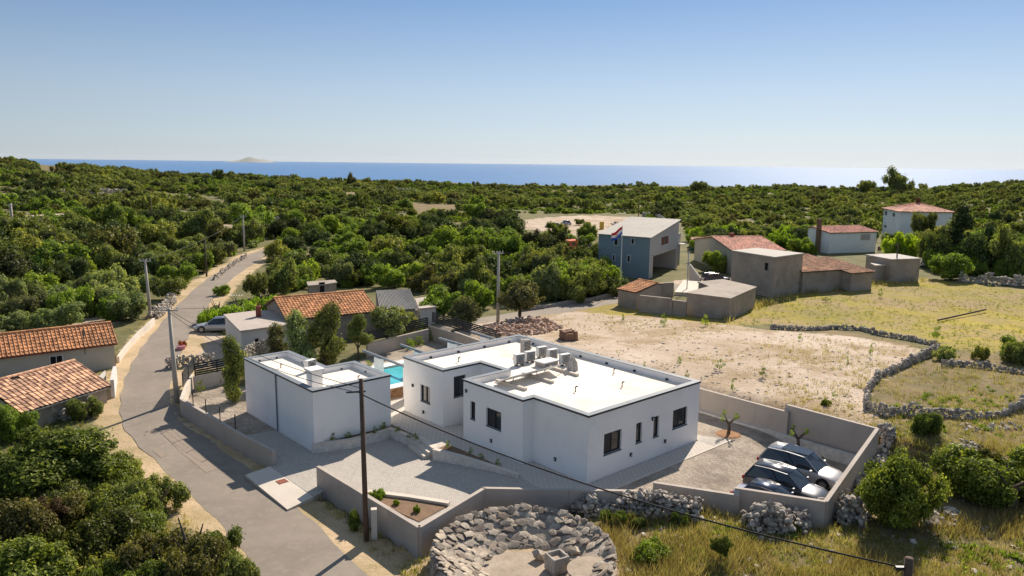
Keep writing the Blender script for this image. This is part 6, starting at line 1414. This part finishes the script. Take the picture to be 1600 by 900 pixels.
for (x0, x1, y0, y1, n_, w0, w1, kk, lb) in [(1088, 1140, 385, 396, 7, 20, 34, 'green', 'yard shrub left of the pink-roofed house'), (1150, 1250, 382, 392, 10, 24, 44, 'bright', 'lime-green yard tree between barn and white bungalow'),
        (1262, 1375, 372, 378, 6, 20, 36, 'oak', 'dark tree behind the white bungalow'), (1385, 1440, 384, 396, 6, 20, 36, 'oak', 'dark shrub in front of the hip-roofed house'), (1455, 1600, 396, 428, 20, 36, 64, 'oak', 'evergreen at the right edge behind the meadow'),
        (1442, 1600, 418, 440, 12, 22, 44, 'scrub', 'low green shrub along the far edge of the meadow'), (860, 935, 372, 392, 5, 22, 36, 'green', 'shrub in front of the orange truck'), (1090, 1140, 398, 412, 3, 16, 24, 'green', 'small yard shrub beside the stair wall'),
        (395, 660, 436, 452, 16, 28, 52, 'green', 'shrub on the slope behind the long tiled house'), (690, 960, 440, 472, 30, 40, 76, 'oak', 'dense shrub in the thicket directly above the lane'), (225, 285, 425, 450, 6, 30, 46, 'olive', 'olive shrub on the bank left of the road'),
        (0, 200, 466, 502, 20, 40, 68, 'olive', 'olive bush in the grove behind the cream house'), (338, 352, 470, 452, 2, 20, 26, 'scrub', 'scrub beside the vegetable plot'), (1470, 1600, 555, 575, 5, 26, 50, 'darkscrub', 'low dark scrub growing along the upper enclosure wall')]:
    for i_ in range(n_):
        px, py = rgb_.uniform(x0, x1), rgb_.uniform(y0, y1); w_ = rgb_.uniform(w0, w1); px_tree(lb, px, py, w_, py - w_ * rgb_.uniform(.55, 1.0), MI, kk if rgb_.random() < .65 else rgb_.choice(['green', 'oak', 'scrub', 'olive']), 'shrub', 'shrub', group=lb + ' group', lift=0)
# vegetable plot: vines, flower shrubs
for (px, py, w, lb) in [(340, 497, 50, 'bright green vines nearest the road in the vegetable plot'), (375, 492, 60, 'bright green vines in the middle of the vegetable plot'), (410, 482, 60, 'bright green vines at the far end of the vegetable plot'), (325, 505, 36, 'bright green vines beside the silver estate car')]:
    px_tree(lb, px, py, w, py - 14, MI, 'vine', 'vine_row', 'vines')
px_tree('reddish flowering shrub in the walled yard by the road', 287, 543, 20, 527, {'spray': [crown_mesh('crown', 77, 900, .08, leaf_mat('red_flowers', (.10, .08, .03), (.25, .10, .06), (.55, .05, .05)), 'round', 12)]}, 'spray', 'flower_shrub', 'shrub')
# pruned trees in the car yard
for (px, py, top, lb) in [(1138, 678, 648, 'knotty pruned olive tree in a ring of orange soil near the villa corner'), (1246, 702, 678, 'small bare pruned tree against the tall wall behind the cars')]:
    c = P(px, py, 0 if px < 1200 else -.3); r_ = thing('pruned_tree', lb, 'tree', c); rg = random.Random(px)
    mb = MB(); mb.tube([(0, 0, -.1), (.03, 0, .4), (0, .04, .75)], [.13, .11, .09], 8); ends = []
    for i in range(4):
        a = i * 1.6 + .4; e = Vector((math.cos(a) * .6, math.sin(a) * .45, 1.0 + .2 * (i % 2))); mb.tube([(0, .03, .65), (e.x * .5, e.y * .5, .95), e], [.07, .05, .03], 6); ends.append(e)
    mb.build('trunk', M['bark'], r_, local=True)
    for e in ends: o = new_obj('sprout', MI['spray'][0], r_); o.location = e - Vector((0, 0, .05)); o.scale = (.26, .26, .30)
    if px < 1200: o = MB(); o.tube([(0, 0, -.05), (0, 0, .03)], [.9, .75], 11); tag(o.build('tree_ring_soil', mat('orange_soil', (.30, .16, .08), .95, .3, 3, 12, .8, .03), r_, local=True))
# saplings and weeds on the dirt lot
for i, (px, py, w, top) in enumerate([(973, 502, 9, 490), (1036, 510, 12, 488), (1102, 510, 16, 490), (1062, 566, 10, 556), (1062, 570, 6, 558), (1007, 576, 8, 564), (1192, 590, 20, 573), (1144, 612, 10, 590), (1073, 592, 10, 578), (1124, 578, 18, 560), (1360, 558, 7, 534), (1324, 568, 7, 556), (1303, 622, 8, 610), (1250, 532, 12, 520), (1463, 532, 26, 508), (1375, 465, 8, 450), (1272, 440, 8, 430), (1290, 472, 18, 464)]):
    px_tree(['young leafy sapling standing in the dirt lot', 'small green weed clump on the bare ground'][w > 9] , px, py, w, top, MI, 'spray', 'sapling' if w <= 9 else 'weed_clump', 'plant', group='young plants dotted over the dirt lot and meadow', lift=.2, slim=True)
for (px, py, w, top, lb) in [(593, 778, 26, 762, 'bright green plant at the left tip of the front flower bed'), (652, 800, 12, 788, 'yellow-green cushion plant in the front flower bed'), (620, 789, 14, 780, 'grey-green cushion plant in the middle of the front flower bed'),
                             (1018, 870, 80, 842, 'bright green leafy patch of undergrowth in the lower foreground'), (898, 815, 26, 803, 'tuft of bright green weeds inside the right rim of the stone ring'), (1290, 632, 22, 622, 'green weed at the wall foot by the dirt lot')]:
    px_tree(lb, px, py, w, top, MI, 'bright', 'garden_plant', 'plant', lift=0, z=(.02 if px < 700 else None))
for i, (px, py) in enumerate([(505, 690), (520, 688), (545, 684), (566, 681), (585, 678), (600, 670), (622, 675), (640, 684), (650, 688), (735, 708), (752, 716), (700, 700), (778, 727)]):
    px_tree('small dark green herb clump in the planter bed', px, py, 10 + (i * 7) % 9, py - 7 - (i * 5) % 7, MI, 'spray', 'planter_herb', 'plant', lift=0, z=.0, group='herb clumps in the planter beds')
for i, (px, py, w, top) in enumerate([(313, 612, 22, 594), (330, 590, 24, 578), (350, 588, 24, 577), (548, 583, 30, 565), (575, 575, 20, 562), (640, 545, 34, 528), (655, 540, 30, 524)]):
    px_tree('fresh green grass and weeds growing against the garden walls', px, py, w, top, MI, 'spray', 'wall_weeds', 'plant', lift=0, z=-.4 if px < 500 else 0, group='weeds along the garden walls')

# --- the scrubland: the nearest trees one by one, the rest as one mass
def yb(px):
    return np.interp(px, [-400, 0, 190, 250, 330, 400, 470, 560, 660, 760, 940, 960, 1065, 1085, 1240, 1380, 1500, 1560, 2000], [480, 462, 446, 434, 418, 400, 446, 444, 452, 470, 452, 345, 345, 404, 396, 388, 400, 432, 445])
rgf = np.random.RandomState(7)
N = 60000; rr = np.sqrt(rgf.uniform(85 ** 2, 640 ** 2, N)); aa = rgf.uniform(-.83, .80, N); X = rr * np.sin(aa); Y = rr * np.cos(aa); Z = hz(X, Y)
# pixel position of each candidate
D = np.stack([X, Y, Z - EYE], 1); px_ = D @ np.array(_right); py_ = D @ np.array(_up); pz_ = D @ np.array(_F); PX = 800 + F_PX * px_ / pz_; PY = 450 - F_PX * py_ / pz_
ok = PY < yb(PX)
for poly in R_DIRT + R_DRY[2:]: ok &= ~in_poly(X, Y, poly)
ok &= dist_line(X, Y, ROADS[0]) > 4.0; ok &= dist_line(X, Y, ROADS[1]) > 4.5
def pix_out(x0, x1, y0, y1):
    global ok; ok &= ~((PX > x0) & (PX < x1) & (PY > y0) & (PY < y1))
pix_out(470, 535, 437, 462); pix_out(800, 1012, 334, 382); pix_out(880, 960, 372, 412); pix_out(1252, 1388, 377, 402); pix_out(1370, 1502, 345, 378); pix_out(1075, 1245, 388, 440); pix_out(935, 1085, 368, 440)
dens = .55 + .9 * _vn(X, Y, 26, 5); ok &= rgf.uniform(0, 1, N) < np.clip(dens, 0, 1)
X, Y, Z, rr = X[ok], Y[ok], Z[ok], rr[ok]; size = np.clip(rgf.lognormal(.34, .46, len(X)) * (.7 + .6 * _vn(X, Y, 32, 9)), .6, 4.6) * np.where(rr > 200, .84, 1.12)
gap = (_vn(X, Y, 17, 33) > np.where(rr > 180, .77, .90)); size = np.where(gap, 0, size)
# thin out overlapping candidates, biggest first
cell = {}; keep = []
for i in np.argsort(-size):
    if size[i] < .3: break
    k_ = (int(X[i] // 5), int(Y[i] // 5)); good = True
    for dx in (-1, 0, 1):
        for dy in (-1, 0, 1):
            for j in cell.get((k_[0] + dx, k_[1] + dy), ()):
                if (X[i] - X[j]) ** 2 + (Y[i] - Y[j]) ** 2 < (.56 * (size[i] + size[j])) ** 2: good = False; break
            if not good: break
        if not good: break
    if good: keep.append(i); cell.setdefault(k_, []).append(i)
keep = np.array(keep); keep = keep[np.argsort(rr[keep])]
kinds = ['oak', 'green', 'olive', 'scrub', 'darkscrub', 'bright', 'dark']
kn = _vn(X, Y, 45, 21) + rgf.uniform(-.3, .3, len(X))
def kind_of(i):
    s_ = size[i]
    if s_ > 2.3: return 'oak' if kn[i] < .55 else 'dark' if kn[i] < .85 else 'green'
    return 'darkscrub' if kn[i] < .16 else 'olive' if kn[i] < .36 else 'scrub' if kn[i] < .66 else 'bright' if kn[i] < .72 else 'green' if kn[i] < .98 else 'oak'
desc = {'oak': 'dark evergreen oak', 'green': 'mid-green leafy tree', 'olive': 'grey-green olive bush', 'scrub': 'low green scrub bush', 'darkscrub': 'low dark scrub bush', 'bright': 'light yellow-green bush', 'dark': 'very dark evergreen'}
vis = [i for i in keep if -40 < 800 + F_PX * (X[i] * _right.x + Y[i] * _right.y + (Z[i] - EYE) * _right.z) / max(1, X[i] * _F.x + Y[i] * _F.y + (Z[i] - EYE) * _F.z) < 1640]
score = sorted(vis, key=lambda i: -size[i] / rr[i])[:266]; sset = set(score)
for i in score:
    k = kind_of(i); a_ = X[i] / Y[i]
    zone = 'on the far left hillside' if a_ < -.5 else 'left of the road bend' if a_ < -.36 else 'behind the long tiled house' if a_ < -.12 else 'beyond the back lane' if a_ < .12 else 'behind the grey two-storey house' if a_ < .3 else 'behind the houses on the right'
    sw = 'broad ' if size[i] > 3.2 else 'small ' if size[i] < 2.1 else 'medium '; tree(sw + desc[k] + (' near the edge of' if rr[i] < 130 else ' in' if rr[i] < 190 else ' deep in') + ' the scrubland ' + zone, X[i], Y[i], Z[i] - .1, size[i], rgt.uniform(.85, 1.15), MI if rr[i] < 230 else LO, k, 'scrub_tree', 'tree', group='trees of the scrubland ' + zone, lift=0)
rest = [i for i in keep if i not in sset]
me = bpy.data.meshes.new('far_scrub'); me.vertices.add(len(rest)); me.vertices.foreach_set('co', np.stack([X[rest], Y[rest], Z[rest] - .1], 1).astype(np.float32).ravel())
order = kinds; ki = np.array([order.index(kind_of(i)) * 2 + (i % 2) for i in rest], np.int32)
def pa(me, n, t_, v): a = me.attributes.new(n, t_, 'POINT'); a.data.foreach_set('vector' if t_ == 'FLOAT_VECTOR' else 'value', v)
pa(me, 'idx', 'INT', ki); s3 = np.stack([size[rest]] * 3, 1).astype(np.float32); s3[:, 2] *= rgf.uniform(.8, 1.15, len(rest)); pa(me, 'scl', 'FLOAT_VECTOR', s3.ravel())
r3 = np.zeros((len(rest), 3), np.float32); r3[:, 2] = rgf.uniform(0, 6.28, len(rest)); pa(me, 'rot', 'FLOAT_VECTOR', r3.ravel())
fs_ = new_obj('far_scrub', me); tag(fs_, 'mass of evergreen scrub and low trees covering the land out to the skyline', kind='stuff')
# seven visible specimens stand at the wood's edge and serve as models for the mass
SRC = []
for n_, k in enumerate(order):
    for v_ in range(2):
        i = rest[(n_ * 2 + v_) * 37 + 11]; t_ = tree(desc[k] + ' deep in the far scrub', X[i] + 1, Y[i] + 1, Z[i] - .1, size[i], 1, LO, k, 'scrub_tree', 'tree', group='specimen trees deep in the far scrub', lift=0, var=v_); SRC.append([c for c in t_.children if c.name.startswith('crown')][0])
ng = bpy.data.node_groups.new('scatter', 'GeometryNodeTree'); ng.interface.new_socket('Geometry', in_out='INPUT', socket_type='NodeSocketGeometry'); ng.interface.new_socket('Geometry', in_out='OUTPUT', socket_type='NodeSocketGeometry')
gi = ng.nodes.new('NodeGroupInput'); go = ng.nodes.new('NodeGroupOutput'); jn = ng.nodes.new('GeometryNodeJoinGeometry'); iop = ng.nodes.new('GeometryNodeInstanceOnPoints')
for o in reversed(SRC):
    oi = ng.nodes.new('GeometryNodeObjectInfo'); oi.inputs['Object'].default_value = o; oi.inputs['As Instance'].default_value = True; oi.transform_space = 'ORIGINAL'; ng.links.new(oi.outputs['Geometry'], jn.inputs[0])
def na(n, t_): a = ng.nodes.new('GeometryNodeInputNamedAttribute'); a.data_type = t_; a.inputs['Name'].default_value = n; return [s for s in a.outputs if s.enabled and s.name == 'Attribute'][0]
mp2 = ng.nodes.new('GeometryNodeMeshToPoints'); ng.links.new(gi.outputs[0], mp2.inputs['Mesh']); ng.links.new(mp2.outputs[0], iop.inputs['Points']); ng.links.new(jn.outputs[0], iop.inputs['Instance']); iop.inputs['Pick Instance'].default_value = True
e2r = ng.nodes.new('FunctionNodeEulerToRotation'); ng.links.new(na('rot', 'FLOAT_VECTOR'), e2r.inputs[0])
ng.links.new(na('idx', 'INT'), iop.inputs['Instance Index']); ng.links.new(e2r.outputs[0], iop.inputs['Rotation']); ng.links.new(na('scl', 'FLOAT_VECTOR'), iop.inputs['Scale']); ng.links.new(iop.outputs[0], go.inputs[0])
md_ = fs_.modifiers.new('scatter', 'NODES'); md_.node_group = ng
print('SCRUB', len(rest), len(score))

# --- grasses: blades in tufts, one mesh per kind
def tufts(name, label, pts, h, blades, m, wid=.02, seed=1, lean=.5):
    rg = np.random.RandomState(seed); n = len(pts); pts = np.asarray(pts); P0 = np.repeat(pts, blades, 0); k = len(P0)
    hh = h * np.repeat(rg.uniform(.45, 1.3, n), blades) * rg.uniform(.6, 1.2, k); a = rg.uniform(0, 6.28, k); sp = h * .35
    P0 = P0 + np.stack([rg.normal(0, sp, k), rg.normal(0, sp, k), np.full(k, -.03)], 1); w = wid * rg.uniform(.7, 1.6, k)
    dx = np.stack([np.cos(a) * w, np.sin(a) * w, np.zeros(k)], 1); ln = rg.normal(0, lean, (k, 2)) * hh[:, None] * .5
    tip = P0 + np.concatenate([ln, hh[:, None]], 1); V = np.stack([P0 - dx, P0 + dx, tip], 1).reshape(-1, 3)
    T = np.repeat(np.clip(np.repeat(rg.uniform(.2, .8, n), blades) + rg.uniform(-.25, .25, k), 0, 1), 3)
    o = new_obj(name, np_mesh(name, V, np.arange(3 * k).reshape(-1, 3), m, T, 3)); tag(o, label, kind='stuff'); return o
def scatter_px(n, x0, x1, y0, y1, seed, test=None, pw=1.0):
    rg = np.random.RandomState(seed); out = []
    xs = rg.uniform(x0, x1, n); ys = y0 + (y1 - y0) * rg.uniform(0, 1, n) ** pw; z = np.zeros(n)
    d = _F * F_PX; X_, Y_ = xs - 800, ys - 450; ux = cr * X_ + sr * Y_; uy = -sr * X_ + cr * Y_
    dx = ux; dy = F_PX * cp - uy * sp; dz = -F_PX * sp - uy * cp
    for _ in range(8): t_ = (z - EYE) / dz; gx, gy = dx * t_, dy * t_; z = .4 * z + .6 * hz(gx, gy)
    t_ = (z - EYE) / dz; gx, gy = dx * t_, dy * t_; z = hz(gx, gy); u, v = W2L(gx, gy)
    okk = ~in_poly(u, v, offset_poly(PLOT_UV, -.25)) & (road_mask(gx, gy) < .35) & (np.hypot(gx - CX, gy - CY) > 4.4)
    if test is not None: okk &= test(gx, gy, xs, ys)
    return np.stack([gx, gy, z], 1)[okk]
dryt = lambda x, y, a, b: (soft_in(x, y, R_DRY[:2], 5) > np.random.RandomState(3).uniform(.05, 1, x.shape)) & (_vn(x, y, 2.6, 31) > .30)
tufts('dry_grass', 'tall dry straw-coloured grass in the foreground and round the enclosure', scatter_px(26000, 560, 1700, 530, 980, 1, dryt), .32, 8, M['grass_dry'], .012, 2)
tufts('green_grass', 'patches of green grass between the dry tufts in the foreground', scatter_px(9500, 560, 1700, 560, 980, 3, lambda x, y, a, b: (in_poly(x, y, R_DRY[0])) & (_vn(x, y, 3.5, 41) > .45)), .26, 10, M['grass_green'], .014, 4)
tufts('leafy_weeds', 'broad-leaved green weeds among the dry grass in the foreground', scatter_px(4500, 640, 1700, 600, 980, 23, lambda x, y, a, b: (in_poly(x, y, R_DRY[0])) & (_vn(x, y, 2.2, 47) > .60)), .22, 16, M['leaf_green'], .045, 24, 1.2)
MSOFT = lambda x, y: soft_in(x, y, R_MEAD, 6)
DSOFT = lambda x, y: soft_in(x, y, R_DRY[:2], 6)
rgg = np.random.RandomState(4)
tufts('meadow_grass', 'yellow-green meadow grass on the right-hand field', scatter_px(9000, 860, 1650, 436, 575, 5, lambda x, y, a, b: (MSOFT(x, y) > rgg.uniform(.1, 1, x.shape)) & (_vn(x, y, 5, 51) > .34)), .22, 6, M['grass_green'], .02, 6)
tufts('verge_grass', 'dry yellow grass along both verges of the road', scatter_px(9000, 150, 680, 395, 960, 7, lambda x, y, a, b: (dist_line(x, y, ROADS[0]) < 4.8) & (dist_line(x, y, ROADS[0]) > 2.1) & (_vn(x, y, 2.2, 61) > .5)), .26, 6, M['grass_dry'], .016, 8)
tufts('lot_weeds', 'thin dry weeds scattered over the bare dirt lot', scatter_px(9000, 780, 1450, 490, 680, 9, lambda x, y, a, b: (in_poly(x, y, R_DIRT[0])) & (_vn(x, y, 4.5, 71) * .6 + _vn(x, y, 1.3, 72) * .4 > .56)), .16, 5, M['grass_dry'], .02, 10)
tufts('wall_grass', 'tall pale dry grass standing along the foot of the barn and sheds', scatter_px(2600, 1130, 1445, 436, 505, 13, lambda x, y, a, b: (np.abs(b - np.interp(a, [1130, 1150, 1215, 1262, 1370, 1445], [504, 486, 470, 455, 443, 436])) < 5)), .75, 9, M['grass_dry'], .03, 14)
tufts('straw_grass', 'patches of tall pale straw standing in the foreground grass', scatter_px(9000, 900, 1700, 690, 980, 33, lambda x, y, a, b: (in_poly(x, y, R_DRY[0])) & (_vn(x, y, 3.1, 83) > .60)), .62, 9, M['grass_dry'], .012, 34, .7)
tufts('shadow_grass', 'green undergrowth on the ground below the left foreground trees', scatter_px(5000, -60, 420, 600, 960, 11, lambda x, y, a, b: dist_line(x, y, ROADS[0]) > 4.2), .35, 7, M['grass_green'], .02, 12)

rg = random.Random(55); its = []; LST = thing('lot_stones', 'small stones and clods scattered over the bare dirt lot', 'loose stones', G(1050, 550)); LST['kind'] = 'stuff'
for _ in range(1500):
    px, py = rg.uniform(800, 1430), rg.uniform(500, 668); p = G(px, py)
    if not bool(in_poly(p.x, p.y, R_DIRT[0])) or bool(in_poly(*W2L(p.x, p.y), PLOT_UV)): continue
    s_ = rg.choice([.08, .1, .14, .2]) * rg.uniform(.7, 1.4); its.append((p + Vector((0, 0, s_ * .1)), (rg.uniform(-.5, .5), 0, rg.uniform(0, 6)), (s_ * 1.4, s_, s_ * .6)))
place_stones(LST, its, ROCKS, 0)
# ================================================================== THE AIR
mh = bpy.data.materials.new('haze_air'); mh.use_nodes = True; th_ = mh.node_tree; th_.nodes.clear()
pv = th_.nodes.new('ShaderNodeVolumePrincipled'); pv.inputs['Color'].default_value = (.80, .88, .96, 1); pv.inputs['Density'].default_value = 0.000006; pv.inputs['Anisotropy'].default_value = .2
oo = th_.nodes.new('ShaderNodeOutputMaterial'); th_.links.new(pv.outputs[0], oo.inputs['Volume'])
tag(MB().box((0, 22000, 10), (99000, 50000, 284)).build('haze', mh), kind='stuff')
